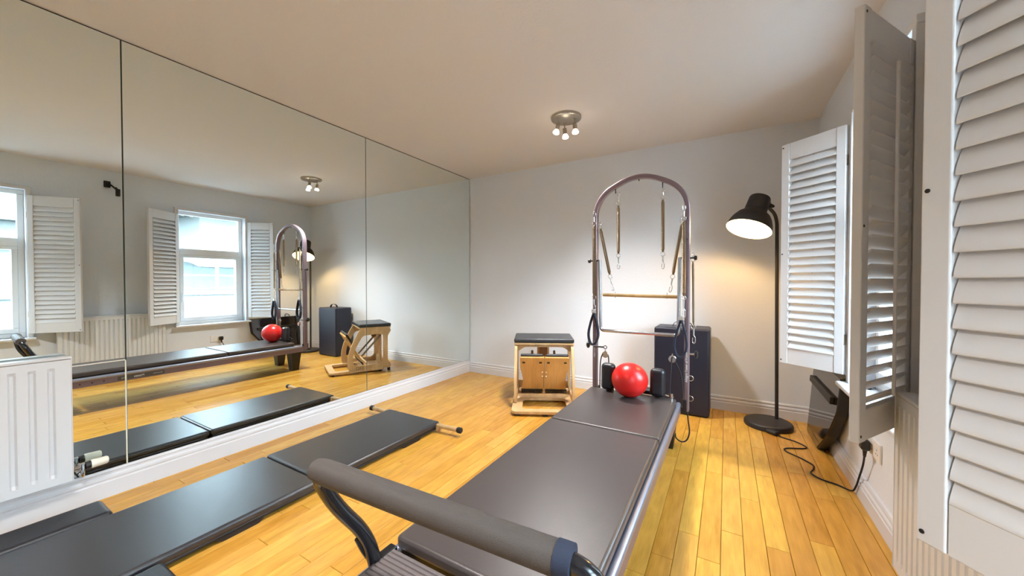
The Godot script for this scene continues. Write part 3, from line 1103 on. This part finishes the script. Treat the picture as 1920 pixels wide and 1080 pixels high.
	var pl := func(c: Vector3, mt: String) -> void:
		var q := MB.new()
		q.tube(pv([c + Vector3(0, 0.036, 0), c + Vector3(0, 0.012, 0)]), 0.004, 6)
		q.lathe([Vector2(0, -0.010), Vector2(0.022, -0.010), Vector2(0.024, -0.006), Vector2(0.018, 0), Vector2(0.024, 0.006), Vector2(0.022, 0.010), Vector2(0, 0.010)], 18, Transform3D(Basis(Vector3.RIGHT, PI / 2), c))
		add.call(q, "pulley", mt, tw)
	pl.call(Vector3(-0.785, 0.585, TZ + 0.03), "brushed_metal")
	pl.call(Vector3(-0.318, 0.60, TZ + 0.03), "chrome")
	m = MB.new()
	m.tube(spline([Vector3(-0.822, 0.32, TZ + 0.04), Vector3(-0.82, 0.50, TZ + 0.04), Vector3(-0.808, 0.575, TZ + 0.04), Vector3(-0.785, 0.605, TZ + 0.03), Vector3(-0.762, 0.575, TZ + 0.03), Vector3(-0.752, 0.50, TZ + 0.05), Vector3(-0.748, 0.38, TZ + 0.07)]), 0.0042, 8)
	add.call(m, "rope", "rope", t)
	m = MB.new()
	m.tube(spline([Vector3(-0.33, 0.36, TZ + 0.07), Vector3(-0.325, 0.5, TZ + 0.05), Vector3(-0.318, 0.615, TZ + 0.04), Vector3(-0.296, 0.575, TZ + 0.03), Vector3(-0.262, 0.49, TZ + 0.03), Vector3(-0.25, 0.34, TZ + 0.03)]), 0.0042, 8)
	add.call(m, "rope", "rope", t)
	m = MB.new()
	m.tube(spline([Vector3(-0.232, 0.25, TZ - 0.05), Vector3(-0.222, 0.17, TZ - 0.04), Vector3(-0.212, 0.10, TZ - 0.02), Vector3(-0.226, 0.045, TZ - 0.01), Vector3(-0.258, 0.028, TZ), Vector3(-0.292, 0.05, TZ + 0.01), Vector3(-0.297, 0.085, TZ + 0.02)]), 0.0045, 8)
	add.call(m, "rope", "rope", t)

func letters(text: String, size: float, at: Vector3, b: Basis, mt: String, parent: Node) -> void:
	var tm := TextMesh.new()
	var f := SystemFont.new()
	f.font_names = PackedStringArray(["Droid Sans"])
	tm.font = f
	tm.text = text
	tm.font_size = 32
	tm.pixel_size = size / 32.0
	tm.depth = 0.0006
	tm.horizontal_alignment = HORIZONTAL_ALIGNMENT_CENTER
	tm.vertical_alignment = VERTICAL_ALIGNMENT_CENTER
	var o := place(tm, "lettering", mt, parent)
	o.transform = Transform3D(b, at)

# a spring with end cones, rings and snap hooks, from a down to b
func spring(label: String, a: Vector3, b: Vector3, top_len: float, bottom_len: float, r := 0.0125) -> Node3D:
	var t := thing("extension_spring", label, "spring", a, 0.0, "springs hanging on the tower frame")
	var d := (b - a).normalized()
	var L := a.distance_to(b)
	var bas := Basis(Quaternion(Vector3.DOWN, d))
	var pr := [Vector2(0, -L), Vector2(r * 0.5, -L)]
	var n := int(L / 0.0052)
	for i in n:
		var y := -L + 0.006 + (L - 0.012) * i / n
		var k := r * (0.75 if i < 2 or i > n - 3 else 1.0)
		pr.append(Vector2(k * 0.86, y))
		pr.append(Vector2(k, y + 0.0026))
	pr.append(Vector2(r * 0.5, 0))
	pr.append(Vector2(0, 0))
	var m := MB.new()
	m.lathe(pr, 12, Transform3D(bas, Vector3.ZERO))
	put(m, "coil", "spring_steel", t)
	var side := Vector3.RIGHT
	for e in [[-1.0, top_len, Vector3.ZERO], [1.0, bottom_len, b - a]]:
		if e[1] <= 0.0:
			continue
		var dir: Vector3 = d * e[0]
		if e[0] < 0: dir = Vector3.UP
		var c: Vector3 = e[2] + dir * 0.016
		m = MB.new()
		m.tube(circle(c, 0.0145, dir, side, 14), 0.0023, 6, true)
		put(m, "ring", "chrome", t)
		var h: Vector3 = c + dir * 0.014
		var L2: float = e[1] - 0.03
		m = MB.new()
		m.tube(pv([h, h + dir * L2 * 0.45]), [0.0055, 0.0045], 8)
		m.tube(spline([h + dir * L2 * 0.45, h + dir * L2 * 0.6 + side * 0.009, h + dir * L2 * 0.9 + side * 0.009, h + dir * L2 + side * 0.0, h + dir * L2 * 0.88 - side * 0.008, h + dir * L2 * 0.6 - side * 0.006]), 0.0028, 6)
		put(m, "snap_hook", "chrome", t)
	return t

func strap(label: String, top: Vector3, h: float, w: float) -> void:
	var t := thing("foot_strap", label, "strap", top, 0.0, "loop straps hanging on the tower")
	var m := MB.new()
	var p := spline([Vector3(0, 0, 0), Vector3(-w * 0.35, -h * 0.35, 0), Vector3(-w * 0.52, -h * 0.7, 0.006), Vector3(-w * 0.3, -h * 0.97, 0.01), Vector3(w * 0.15, -h * 0.99, 0.012), Vector3(w * 0.5, -h * 0.72, 0.012), Vector3(w * 0.38, -h * 0.36, 0.008), Vector3(0.004, 0, 0.006)], 6)
	m.sweep(p, rrect(0.013, 0.03, 0.004, 2), Vector3(0, 0, 1))
	put(m, "loop", "strap_webbing", t)
	m = MB.new()
	m.rbox(Vector3(0, 0.012, 0.003), Vector3(0.032, 0.03, 0.014), 0.004, Basis(), 2)
	put(m, "clasp", "chrome", t)

func build_tower_gear() -> void:
	var z := TZ + 0.005
	spring("vertical tower spring hanging left of the arch centre", Vector3(-0.698, 1.70, z), Vector3(-0.696, 1.345, z), 0.10, 0.115)
	spring("vertical tower spring hanging right of the arch centre", Vector3(-0.389, 1.712, z), Vector3(-0.387, 1.345, z), 0.07, 0.12)
	spring("slanting spring from left upright to the wooden roll-down bar", Vector3(-0.832, 1.535, z), Vector3(-0.760, 1.190, z), 0.05, 0.125)
	spring("slanting spring from right upright to the wooden roll-down bar", Vector3(-0.264, 1.532, z), Vector3(-0.320, 1.185, z), 0.05, 0.125)
	spring("long spring hanging in front of the left upright", Vector3(-0.866, 1.557, TZ + 0.058), Vector3(-0.864, 1.03, TZ + 0.058), 0.105, 0.115)
	spring("long spring hanging in front of the right upright", Vector3(-0.250, 1.542, TZ + 0.058), Vector3(-0.247, 1.04, TZ + 0.058), 0.105, 0.15)
	spring("thin spring hanging outside the right upright above a brass ring", Vector3(-0.198, 1.27, TZ - 0.03), Vector3(-0.192, 0.84, TZ - 0.03), 0.06, 0.13, 0.008)
	strap("navy loop strap hanging on the left upright", Vector3(-0.862, 0.90, TZ + 0.068), 0.235, 0.075)
	strap("navy loop strap hanging on the right upright", Vector3(-0.262, 0.875, TZ + 0.068), 0.245, 0.075)
	var t := thing("roll_down_bar", "pale wooden dowel bar hung from two slanting springs", "bar", Vector3(-0.54, 1.035, z))
	var m := MB.new()
	m.tube(pv([Vector3(-0.27, 0.0, 0), Vector3(0.265, -0.006, 0)]), 0.0125, 14)
	put(m, "dowel", "dowel_wood", t)
	for x in [-0.178, 0.182]:
		m = MB.new()
		m.tube(pv([Vector3(x, 0.022, 0), Vector3(x, -0.022, 0)]), 0.0035, 6)
		put(m, "eye_bolt", "chrome", t)
	# red exercise ball
	var b := thing("exercise_ball", "small red exercise ball resting between the black shoulder rests", "ball", Vector3(-0.5565, PT, -2.522))
	m = MB.new()
	var pr := []
	var R := 0.1165
	for i in 25:
		var f := PI * i / 24
		pr.append(Vector2(sin(f) * R * 1.01, R * 0.985 - cos(f) * R * 0.985))
	m.lathe(pr, 40)
	put(m, "shell", "ball_rubber", b)
	m = MB.new()
	m.tube(pv([Vector3(0, R, R * 0.995).rotated(Vector3.UP, -2.2), Vector3(0, R, R * 1.03).rotated(Vector3.UP, -2.2)]), 0.007, 10)
	put(m, "plug", "print_white", b)

# ---------------------------------------------------------------- low mat on the floor
func build_mat() -> void:
	var t := thing("folding_mat", "long low dark folding exercise mat in front of the mirror", "mat", Vector3(-2.155, 0, -1.0))
	var x0 := -0.275
	var x1 := 0.275
	var m := MB.new()
	m.rbox(Vector3(0, 0.052, -0.65), Vector3(x1 - x0, 0.04, 0.96), 0.016, Basis(), 4)
	put(m, "far_pad", "mat_vinyl", t)
	m = MB.new()
	m.rbox(Vector3(0, 0.050, 0.44), Vector3(x1 - x0 + 0.005, 0.04, 1.21), 0.016, Basis(), 4)
	put(m, "near_pad", "mat_vinyl", t)
	for k in [[-1.13, -0.17], [-0.165, 1.045]]:
		m = MB.new()
		m.rbox(Vector3(0, 0.024, (k[0] + k[1]) / 2), Vector3(x1 - x0 - 0.012, 0.018, k[1] - k[0] - 0.02), 0.007, Basis(), 3)
		put(m, "base_board", "black_vinyl", t)
		for s in [-1.0, 1.0]:
			for f in [0.3, 0.85]:
				m = MB.new()
				var zc: float = lerpf(k[0], k[1], f)
				var poly := soft([Vector2(-0.10, 0.02), Vector2(0.10, 0.02), Vector2(0.075, 0.0), Vector2(-0.07, 0.0)], 0.012)
				m.prism(poly, 0.05, Transform3D(Basis(Vector3.UP, PI / 2), Vector3(s * 0.245, 0, zc)), 0.003)
				put(m, "foot", "black_plastic", t)
	for s in [-1.0, 1.0]:
		m = MB.new()
		m.tube(pv([Vector3(s * 0.268, 0.046, -1.105), Vector3(s * 0.46, 0.046, -1.115)]), 0.0165, 16)
		var hd := put(m, "handle", "dowel_wood", t)
		m = MB.new()
		m.tube(pv([Vector3(s * 0.455, 0.046, -1.115), Vector3(s * 0.464, 0.046, -1.115), Vector3(s * 0.488, 0.046, -1.116), Vector3(s * 0.492, 0.046, -1.116)]), [0.017, 0.0215, 0.0215, 0.017], 16)
		put(m, "end_cap", "rubber", hd)
		m = MB.new()
		m.rbox(Vector3(s * 0.283, 0.034, -1.107), Vector3(0.022, 0.05, 0.045), 0.004, Basis(), 2)
		put(m, "bracket", "dowel_wood", hd)
	for k in [["black padded cushion lying between the low mat and the mirror", -2.555, 0.19], ["black padded cushion on the room side of the low mat, bottom edge", -1.68, 0.36]]:
		m = MB.new()
		var c := thing("padded_cushion", k[0], "cushion", Vector3(k[1], 0, -0.17), 0.0, "black cushions flanking the low mat")
		m.rbox(Vector3(0, 0.042, 0), Vector3(k[2], 0.05, 0.72), 0.022, Basis(), 4)
		put(m, "cover", "black_vinyl", c)
		m = MB.new()
		m.rbox(Vector3(0, 0.012, 0), Vector3(k[2] - 0.02, 0.024, 0.70), 0.005, Basis(), 2)
		put(m, "base_board", "black_plastic", c)

# ---------------------------------------------------------------- pedal chair
func build_chair() -> void:
	var t := thing("pedal_chair", "birch plywood pedal chair with black cushioned seat near the corner", "chair", Vector3(-1.543, 0, -3.255), deg_to_rad(27.0))
	var m: MB
	# side frames, outline in (z, y)
	var o := [Vector2(0.185, 0.545), Vector2(-0.185, 0.545), Vector2(-0.19, 0.50), Vector2(-0.150, 0.455), Vector2(-0.150, 0.13), Vector2(-0.185, 0.095), Vector2(-0.19, 0.035), Vector2(0.315, 0.035), Vector2(0.330, 0.10), Vector2(0.325, 0.20), Vector2(0.300, 0.31), Vector2(0.245, 0.43)]
	var q := [Vector2(0.150, 0.465), Vector2(-0.05, 0.478), Vector2(-0.088, 0.465), Vector2(-0.093, 0.43), Vector2(-0.093, 0.14), Vector2(-0.075, 0.11), Vector2(-0.04, 0.095), Vector2(0.23, 0.095), Vector2(0.262, 0.115), Vector2(0.270, 0.19), Vector2(0.247, 0.29), Vector2(0.190, 0.40)]
	var so := soft(o, 0.035, 3)
	var sq := soft(q, 0.035, 3)
	for s in [-1.0, 1.0]:
		m = MB.new()
		# local x of the plate = chair z, so turn it to stand in the zy plane
		m.ring(rev(so), rev(sq), 0.024, Transform3D(Basis(Vector3(0, 0, 1), Vector3(0, 1, 0), Vector3(-1, 0, 0)), Vector3(s * 0.260, 0, 0)))
		var sf := put(m, "side_frame", "birch_ply", t)
		if s < 0:
			letters("EXO", 0.05, Vector3(-0.2725, 0.064, 0.19), Basis(Vector3.UP, -PI / 2), "print_brown", sf)
		m = MB.new()
		m.rbox(Vector3(s * 0.260, 0.017, -0.165), Vector3(0.03, 0.034, 0.035), 0.004, Basis(), 1)
		put(m, "rubber_foot", "rubber", sf)
	# seat
	m = MB.new()
	m.rbox(Vector3(0, 0.556, 0), Vector3(0.552, 0.02, 0.375), 0.005, Basis(), 2)
	put(m, "seat_board", "birch_ply", t)
	m = MB.new()
	m.rbox(Vector3(0, 0.586, 0), Vector3(0.558, 0.04, 0.385), 0.014, Basis(), 3)
	put(m, "seat_cushion", "seat_vinyl", t)
	# cross braces
	m = MB.new()
	m.prism(soft([Vector2(-0.248, 0.545), Vector2(0.248, 0.545), Vector2(0.248, 0.475), Vector2(0.18, 0.522), Vector2(-0.18, 0.522), Vector2(-0.248, 0.475)], 0.02, 3), 0.02, Transform3D(Basis(), Vector3(0, 0, 0.14)))
	put(m, "front_apron", "birch_ply", t)
	m = MB.new()
	m.rbox(Vector3(0, 0.085, -0.125), Vector3(0.496, 0.10, 0.02), 0.003, Basis(), 1)
	m.rbox(Vector3(0, 0.30, -0.115), Vector3(0.12, 0.42, 0.018), 0.003, Basis(), 1)
	put(m, "rear_brace", "birch_ply", t)
	# base tray with a cut-out
	m = MB.new()
	var bo := soft([Vector2(-0.285, -0.10), Vector2(0.285, -0.10), Vector2(0.285, 0.53), Vector2(-0.285, 0.53)], 0.05, 4)
	var bi := soft([Vector2(-0.195, 0.16), Vector2(0.195, 0.16), Vector2(0.195, 0.455), Vector2(-0.195, 0.455)], 0.04, 4)
	m.ring(rev(bo), rev(bi), 0.022, Transform3D(Basis(Vector3(1, 0, 0), Vector3(0, 0, 1), Vector3(0, -1, 0)), Vector3(0, 0.032, 0)))
	var base := put(m, "base_tray", "birch_ply", t)
	for p in [Vector2(-0.24, 0.49), Vector2(0.24, 0.49), Vector2(0, 0.51), Vector2(-0.24, -0.06), Vector2(0.24, -0.06)]:
		m = MB.new()
		m.rbox(Vector3(p.x, 0.011, p.y), Vector3(0.05, 0.022, 0.03), 0.004, Basis(), 1)
		put(m, "rubber_foot", "rubber", base)
	m = MB.new()
	m.prism(soft([Vector2(-0.235, 0.075), Vector2(0.235, 0.075), Vector2(0.235, 0.05), Vector2(-0.235, 0.05)], 0.01, 2), 0.02, Transform3D(Basis(), Vector3(0, 0.045, 0.10)))
	put(m, "front_brace", "birch_ply", t)
	# two pedals hinged low, leaning forward
	var foot := Vector3(0, 0.105, 0.135)
	var tip := Vector3(0, 0.465, 0.345)
	var up := (tip - foot).normalized()
	var fr := Vector3.RIGHT.cross(up).normalized()
	var bas := Basis(Vector3.RIGHT, up, fr)
	var PL := foot.distance_to(tip)
	for s in [-1.0, 1.0]:
		m = MB.new()
		var poly := []
		for p in [Vector2(-0.004, 0.0), Vector2(0.205, 0.0), Vector2(0.195, 0.06), Vector2(0.188, 0.15), Vector2(0.20, 0.24), Vector2(0.212, 0.29), Vector2(0.212, PL), Vector2(-0.004, PL)]:
			poly.append(Vector2((p.x + 0.006) * s, p.y))
		var pp := soft(poly, 0.012, 2)
		m.prism(pp, 0.018, Transform3D(bas, foot), 0.0)
		var pd := put(m, "pedal", "pedal_ply", t)
		m = MB.new()
		m.rbox(foot + bas * Vector3(s * 0.112, PL - 0.035, -0.022), Vector3(0.20, 0.10, 0.026), 0.009, bas, 3)
		put(m, "foot_pad", "black_vinyl", pd)
		for x in [0.035, 0.185]:
			m = MB.new()
			m.rbox(foot + bas * Vector3(s * x, PL - 0.055, 0.009), Vector3(0.026, 0.017, 0.006), 0.001, bas, 1)
			put(m, "pad_bolt", "black_plastic", pd)
		m = MB.new()
		m.rbox(foot + bas * Vector3(s * 0.112, 0.010, 0.010), Vector3(0.20, 0.048, 0.014), 0.002, bas, 1)
		var hs := put(m, "hinge_strip", "black_plastic", pd)
		m = MB.new()
		for x in [0.03, 0.055, 0.075, 0.15, 0.175, 0.195]:
			m.tube(pv([foot + bas * Vector3(s * x, 0.010, 0.014), foot + bas * Vector3(s * x, 0.010, 0.0195)]), 0.0035, 8)
		put(m, "screws", "chrome", hs)
		m = MB.new()
		for y in [0.20, 0.25]:
			m.tube(pv([foot + bas * Vector3(s * 0.018, y, 0.008), foot + bas * Vector3(s * 0.018, y, 0.0125)]), 0.006, 10)
		put(m, "stud", "chrome", pd)
	# split pedal hinge pin and the spring post under the seat
	m = MB.new()
	m.tube(pv([foot + bas * Vector3(0, 0.06, 0.011), foot + bas * Vector3(0, PL - 0.05, 0.011)]), 0.004, 8)
	put(m, "split_pin", "brushed_metal", t)
	m = MB.new()
	m.rbox(Vector3(0, 0.475, -0.02), Vector3(0.075, 0.14, 0.05), 0.01, Basis(Vector3.RIGHT, 0.25), 2)
	m.rbox(Vector3(-0.03, 0.528, 0.0), Vector3(0.04, 0.03, 0.09), 0.006, Basis(), 2)
	m.rbox(Vector3(0.03, 0.528, 0.0), Vector3(0.04, 0.03, 0.09), 0.006, Basis(), 2)
	put(m, "spring_post", "print_brown", t)
	for x in [-0.11, 0.11]:
		m = MB.new()
		m.tube(pv([Vector3(x, 0.44, -0.10), Vector3(x, 0.18, 0.14)]), 0.012, 10)
		put(m, "pedal_spring", "spring_steel", t)

func rev(p: PackedVector2Array) -> PackedVector2Array:
	var c := p.duplicate()
	if Geometry2D.is_polygon_clockwise(c):
		c.reverse()
	return c

# ---------------------------------------------------------------- box behind the tower
func build_box() -> void:
	var t := thing("sitting_box", "tall dark navy upholstered box standing behind the tower against the wall", "box", Vector3(-0.33, 0, -3.56))
	var m := MB.new()
	m.rbox(Vector3(0, 0.373, 0), Vector3(0.435, 0.735, 0.275), 0.02, Basis(), 4)
	put(m, "cover", "navy_vinyl", t)
	m = MB.new()
	m.rbox(Vector3(0, 0.006, 0), Vector3(0.39, 0.012, 0.24), 0.003, Basis(), 1)
	put(m, "base_board", "black_plastic", t)
	m = MB.new()
	m.sweep(spline([Vector3(-0.08, 0.738, 0.02), Vector3(-0.06, 0.775, 0.02), Vector3(0, 0.79, 0.02), Vector3(0.06, 0.775, 0.02), Vector3(0.08, 0.738, 0.02)]), rrect(0.004, 0.03, 0.0018, 2), Vector3(0, 0, 1))
	put(m, "handle", "strap_webbing", t)

# ---------------------------------------------------------------- floor lamp
func build_lamp() -> void:
	var t := thing("floor_lamp", "dark metal floor lamp with a bell shade, lit, in the corner", "lamp", Vector3(0.292, 0, -3.50))
	var m := MB.new()
	m.lathe([Vector2(0, 0), Vector2(0.155, 0), Vector2(0.162, 0.006), Vector2(0.162, 0.028), Vector2(0.156, 0.038), Vector2(0.148, 0.042), Vector2(0, 0.042)], 48)
	put(m, "base", "lamp_paint", t)
	m = MB.new()
	m.tube(bend([Vector3(0.062, 0.04, -0.075), Vector3(0.050, 1.655, -0.075), Vector3(-0.02, 1.715, 0.04)], 0.09, 8), 0.0125, 14)
	put(m, "pole", "lamp_paint", t)
	# head: axis from cap to rim
	var rim := Vector3(0.142, 1.535, -3.345) - t.position
	var cap := Vector3(0.222, 1.785, -3.435) - t.position
	var ax := (cap - rim).normalized()
	var L := cap.distance_to(rim)
	var bas := Basis(Quaternion(Vector3.UP, ax))
	var xf := Transform3D(bas, rim)
	m = MB.new()
	var outp := [Vector2(0.156, 0.0), Vector2(0.154, 0.012), Vector2(0.147, 0.045), Vector2(0.132, 0.085), Vector2(0.112, 0.118), Vector2(0.086, 0.140), Vector2(0.078, 0.152), Vector2(0.076, 0.165), Vector2(0.073, L - 0.012), Vector2(0.069, L - 0.003), Vector2(0.05, L), Vector2(0, L)]
	m.lathe(outp, 40, xf)
	var sh := put(m, "shade", "lamp_paint", t)
	m = MB.new()
	m.lathe([Vector2(0, 0.150), Vector2(0.06, 0.149), Vector2(0.076, 0.140), Vector2(0.105, 0.117), Vector2(0.129, 0.083), Vector2(0.144, 0.044), Vector2(0.151, 0.012), Vector2(0.153, 0.0), Vector2(0.156, 0.0)], 40, xf)
	for i in m.n.size(): pass
	put(m, "shade_lining", "lamp_inside", sh)
	m = MB.new()
	m.lathe([Vector2(0, 0.03), Vector2(0.018, 0.034), Vector2(0.029, 0.048), Vector2(0.030, 0.062), Vector2(0.022, 0.085), Vector2(0.014, 0.105), Vector2(0.013, 0.148), Vector2(0, 0.148)], 20, xf)
	put(m, "bulb", "lamp_bulb_glow", t)
	# yoke between pole end and cap
	m = MB.new()
	var c := rim + ax * (L - 0.055)
	var e := Vector3(-0.02, 1.715, 0.04)
	m.tube(bend([c + bas * Vector3(0.062, 0.03, -0.02), c + bas * Vector3(0.115, 0.015, -0.03), e + Vector3(0.0, 0.0, 0)], 0.03), 0.008, 10)
	m.tube(pv([e + Vector3(-0.012, 0, 0.012), e + Vector3(0.012, 0, -0.012)]), 0.016, 12)
	put(m, "joint", "lamp_paint", t)
	m = MB.new()
	m.tube(pv([c + bas * Vector3(0.05, 0.03, -0.02), c + bas * Vector3(0.078, 0.03, -0.02)]), 0.012, 12)
	put(m, "joint_knob", "black_plastic", t)
	var l := OmniLight3D.new()
	l.name = "bulb_light"
	t.add_child(l)
	l.position = rim + ax * 0.055
	l.light_color = Color(1.0, 0.80, 0.52)
	l.light_energy = 0.3
	l.light_size = 0.03
	l.omni_range = 8.0
	l.omni_attenuation = 2.0
	l.shadow_enabled = true
	# cable with foot switch, over the floor to the wall socket
	var cb := thing("lamp_cable", "thin black lamp cable winding over the floor to the socket", "cable", Vector3(0.30, 0, -3.33))
	var O := cb.position
	m = MB.new()
	var pts := []
	for p in [Vector3(0.285, 0.012, -3.36), Vector3(0.345, 0.006, -3.285), Vector3(0.43, 0.005, -3.235), Vector3(0.480, 0.005, -3.165), Vector3(0.455, 0.005, -3.125), Vector3(0.36, 0.005, -3.075), Vector3(0.352, 0.005, -3.02), Vector3(0.42, 0.005, -2.945), Vector3(0.468, 0.005, -2.875), Vector3(0.462, 0.005, -2.81), Vector3(0.440, 0.005, -2.745), Vector3(0.475, 0.005, -2.69), Vector3(0.54, 0.005, -2.66), Vector3(0.590, 0.008, -2.615), Vector3(0.598, 0.05, -2.575), Vector3(0.600, 0.12, -2.53), Vector3(0.598, 0.22, -2.46), Vector3(0.594, 0.29, -2.424)]:
		pts.append(p - O)
	m.tube(spline(pts, 8), 0.0042, 8)
	put(m, "cord", "rope", cb)
	m = MB.new()
	m.rbox(Vector3(0.305, 0.016, -3.325) - O, Vector3(0.055, 0.03, 0.085), 0.014, Basis(Vector3.UP, 0.9), 3)
	put(m, "foot_switch", "black_plastic", cb)
	m = MB.new()
	m.rbox(Vector3(0.592, 0.335, -2.418) - O, Vector3(0.036, 0.052, 0.05), 0.012, Basis(), 3)
	m.tube(pv([Vector3(0.594, 0.31, -2.420) - O, Vector3(0.594, 0.272, -2.426) - O]), [0.010, 0.006], 10)
	put(m, "plug", "black_plastic", cb)

# ---------------------------------------------------------------- dark glossy panel leaning below the far shutter
func build_screen() -> void:
	var t := thing("leaning_screen", "black glossy flat panel leaning on the wall under the far shutter", "screen", Vector3(0.55, 0, -3.2))
	var lean := Basis(Vector3.BACK, -0.075)
	var turn := Transform3D(lean * Basis(Vector3(0, 0, 1), Vector3(0, 1, 0), Vector3(-1, 0, 0)), Vector3(0, 0, 0))
	var poly := soft([Vector2(-0.32, 0.002), Vector2(0.03, 0.002), Vector2(0.25, 0.17), Vector2(0.40, 0.36), Vector2(0.42, 0.575), Vector2(-0.32, 0.575)], 0.02, 3)
	var m := MB.new()
	m.prism(poly, 0.05, turn.translated_local(Vector3(0, 0, -0.012)), 0.006)
	put(m, "housing", "black_plastic", t)
	m = MB.new()
	var p2 := soft([Vector2(-0.312, 0.010), Vector2(0.026, 0.010), Vector2(0.243, 0.174), Vector2(0.390, 0.364), Vector2(0.410, 0.567), Vector2(-0.312, 0.567)], 0.02, 3)
	m.prism(p2, 0.004, turn.translated_local(Vector3(0, 0, 0.0145)))
	put(m, "glossy_front", "gloss_screen", t)
	m = MB.new()
	m.rbox(turn * Vector3(0.02, 0.415, 0.026), Vector3(0.022, 0.045, 0.62), 0.006, lean, 2)
	put(m, "ledge", "black_plastic", t)
	m = MB.new()
	m.tube(spline([turn * Vector3(-0.17, 0.572, -0.01), turn * Vector3(-0.16, 0.605, -0.01), turn * Vector3(-0.11, 0.615, -0.01), turn * Vector3(-0.10, 0.572, -0.01)]), 0.005, 8)
	put(m, "handle", "black_plastic", t)

# ---------------------------------------------------------------- ceiling spots
func spots(label: String, at: Vector3, heads: Array) -> void:
	var t := thing("ceiling_spotlight", label, "light", at)
	var m := MB.new()
	m.lathe([Vector2(0, -0.022), Vector2(0.105, -0.022), Vector2(0.116, -0.018), Vector2(0.118, -0.010), Vector2(0.118, 0.0), Vector2(0, 0)], 48)
	put(m, "ceiling_plate", "brushed_metal", t)
	for h in heads:
		var base := Vector3(h[0].x, -0.022, h[0].y)
		var joint := base + Vector3(0, -0.045, 0)
		var d: Vector3 = h[1].normalized()
		var face := joint + d * 0.075
		m = MB.new()
		m.lathe([Vector2(0, -0.004), Vector2(0.014, -0.004), Vector2(0.014, 0.001), Vector2(0, 0.001)], 14, Transform3D(Basis(), base))
		m.tube(pv([base, joint]), 0.0055, 10)
		m.tube(pv([joint + Vector3(-0.014, 0, 0), joint + Vector3(0.014, 0, 0)]), 0.008, 10)
		var bas := Basis(Quaternion(Vector3.DOWN, d))
		var xf := Transform3D(bas, joint)
		var pos := put(m, "spot_arm", "brushed_metal", t)
		m = MB.new()
		m.lathe([Vector2(0.0, -0.045), Vector2(0.0165, -0.045), Vector2(0.0165, -0.006), Vector2(0.012, 0.0), Vector2(0, 0)], 18, xf)
		put(m, "lamp_holder", "brushed_metal", pos)
		m = MB.new()
		m.lathe([Vector2(0.0, -0.074), Vector2(0.022, -0.074), Vector2(0.025, -0.070), Vector2(0.025, -0.064), Vector2(0.016, -0.046), Vector2(0.0, -0.044)], 22, xf)
		put(m, "bulb", "bulb_glow", pos)
		var l := SpotLight3D.new()
		l.name = "bulb_light"
		t.add_child(l, true)
		l.position = face + d * 0.012
		l.basis = Basis.looking_at(d, Vector3.RIGHT)
		l.light_color = Color(1.0, 0.985, 0.975)
		l.light_energy = 1.95
		l.light_size = 0.045
		l.spot_range = 10.0
		l.spot_attenuation = 2.0
		l.spot_angle = 60.0
		l.spot_angle_attenuation = 1.0
		l.shadow_enabled = true

func build_spots() -> void:
	spots("round brushed-metal ceiling light with three lit spot bulbs", Vector3(-1.10, CH, -2.73), [[Vector2(-0.045, 0.05), Vector3(-0.2, -1, 0.2)], [Vector2(-0.035, -0.055), Vector3(0.12, -1, 0.02)], [Vector2(0.07, -0.005), Vector3(0.1, -1, 0.05)]])
	spots("three-bulb ceiling light above the near end of the low mat", Vector3(-1.15, CH, -0.05), [[Vector2(-0.045, 0.05), Vector3(-0.2, -1, 0.2)], [Vector2(-0.035, -0.055), Vector3(0.12, -1, 0.02)], [Vector2(0.07, -0.005), Vector3(0.2, -1, 0.05)]])

# ---------------------------------------------------------------- small things on the walls
func build_small() -> void:
	var t := thing("wall_socket", "white double wall socket below the far window", "socket", Vector3(RX, 0.335, -2.378))
	var m := MB.new()
	m.rbox(Vector3(-0.005, 0, 0), Vector3(0.010, 0.086, 0.148), 0.003, Basis(), 2)
	put(m, "face_plate", "socket_white", t)
	for s in [-0.038, 0.038]:
		m = MB.new()
		for p in [Vector2(0.012, 0.0), Vector2(-0.008, 0.011), Vector2(-0.008, -0.011)]:
			m.box(Vector3(-0.0102, p.x - 0.005, s + p.y), Vector3(0.001, 0.007, 0.004))
		put(m, "pin_holes", "black_plastic", t)
		m = MB.new()
		m.rbox(Vector3(-0.0108, 0.022, s * 0.5), Vector3(0.004, 0.016, 0.012), 0.001, Basis(), 1)
		put(m, "rocker_switch", "socket_white", t)
	t = thing("wall_bracket", "small black bracket arm high on the wall between the windows", "bracket", Vector3(RX, 2.27, -1.33))
	m = MB.new()
	m.rbox(Vector3(-0.010, 0.0, 0.0), Vector3(0.02, 0.075, 0.055), 0.006, Basis(), 2)
	put(m, "wall_plate", "black_plastic", t)
	m = MB.new()
	m.tube(spline([Vector3(-0.015, 0.0, 0.0), Vector3(-0.05, -0.01, -0.02), Vector3(-0.07, -0.045, -0.05)]), 0.009, 10)
	m.tube(pv([Vector3(-0.07, -0.035, -0.05), Vector3(-0.07, -0.055, -0.065)]), 0.014, 12)
	put(m, "arm", "black_plastic", t)
	m = MB.new()
	m.rbox(Vector3(-0.075, -0.092, -0.072), Vector3(0.04, 0.085, 0.035), 0.006, Basis(), 2)
	put(m, "clamp", "black_plastic", t)
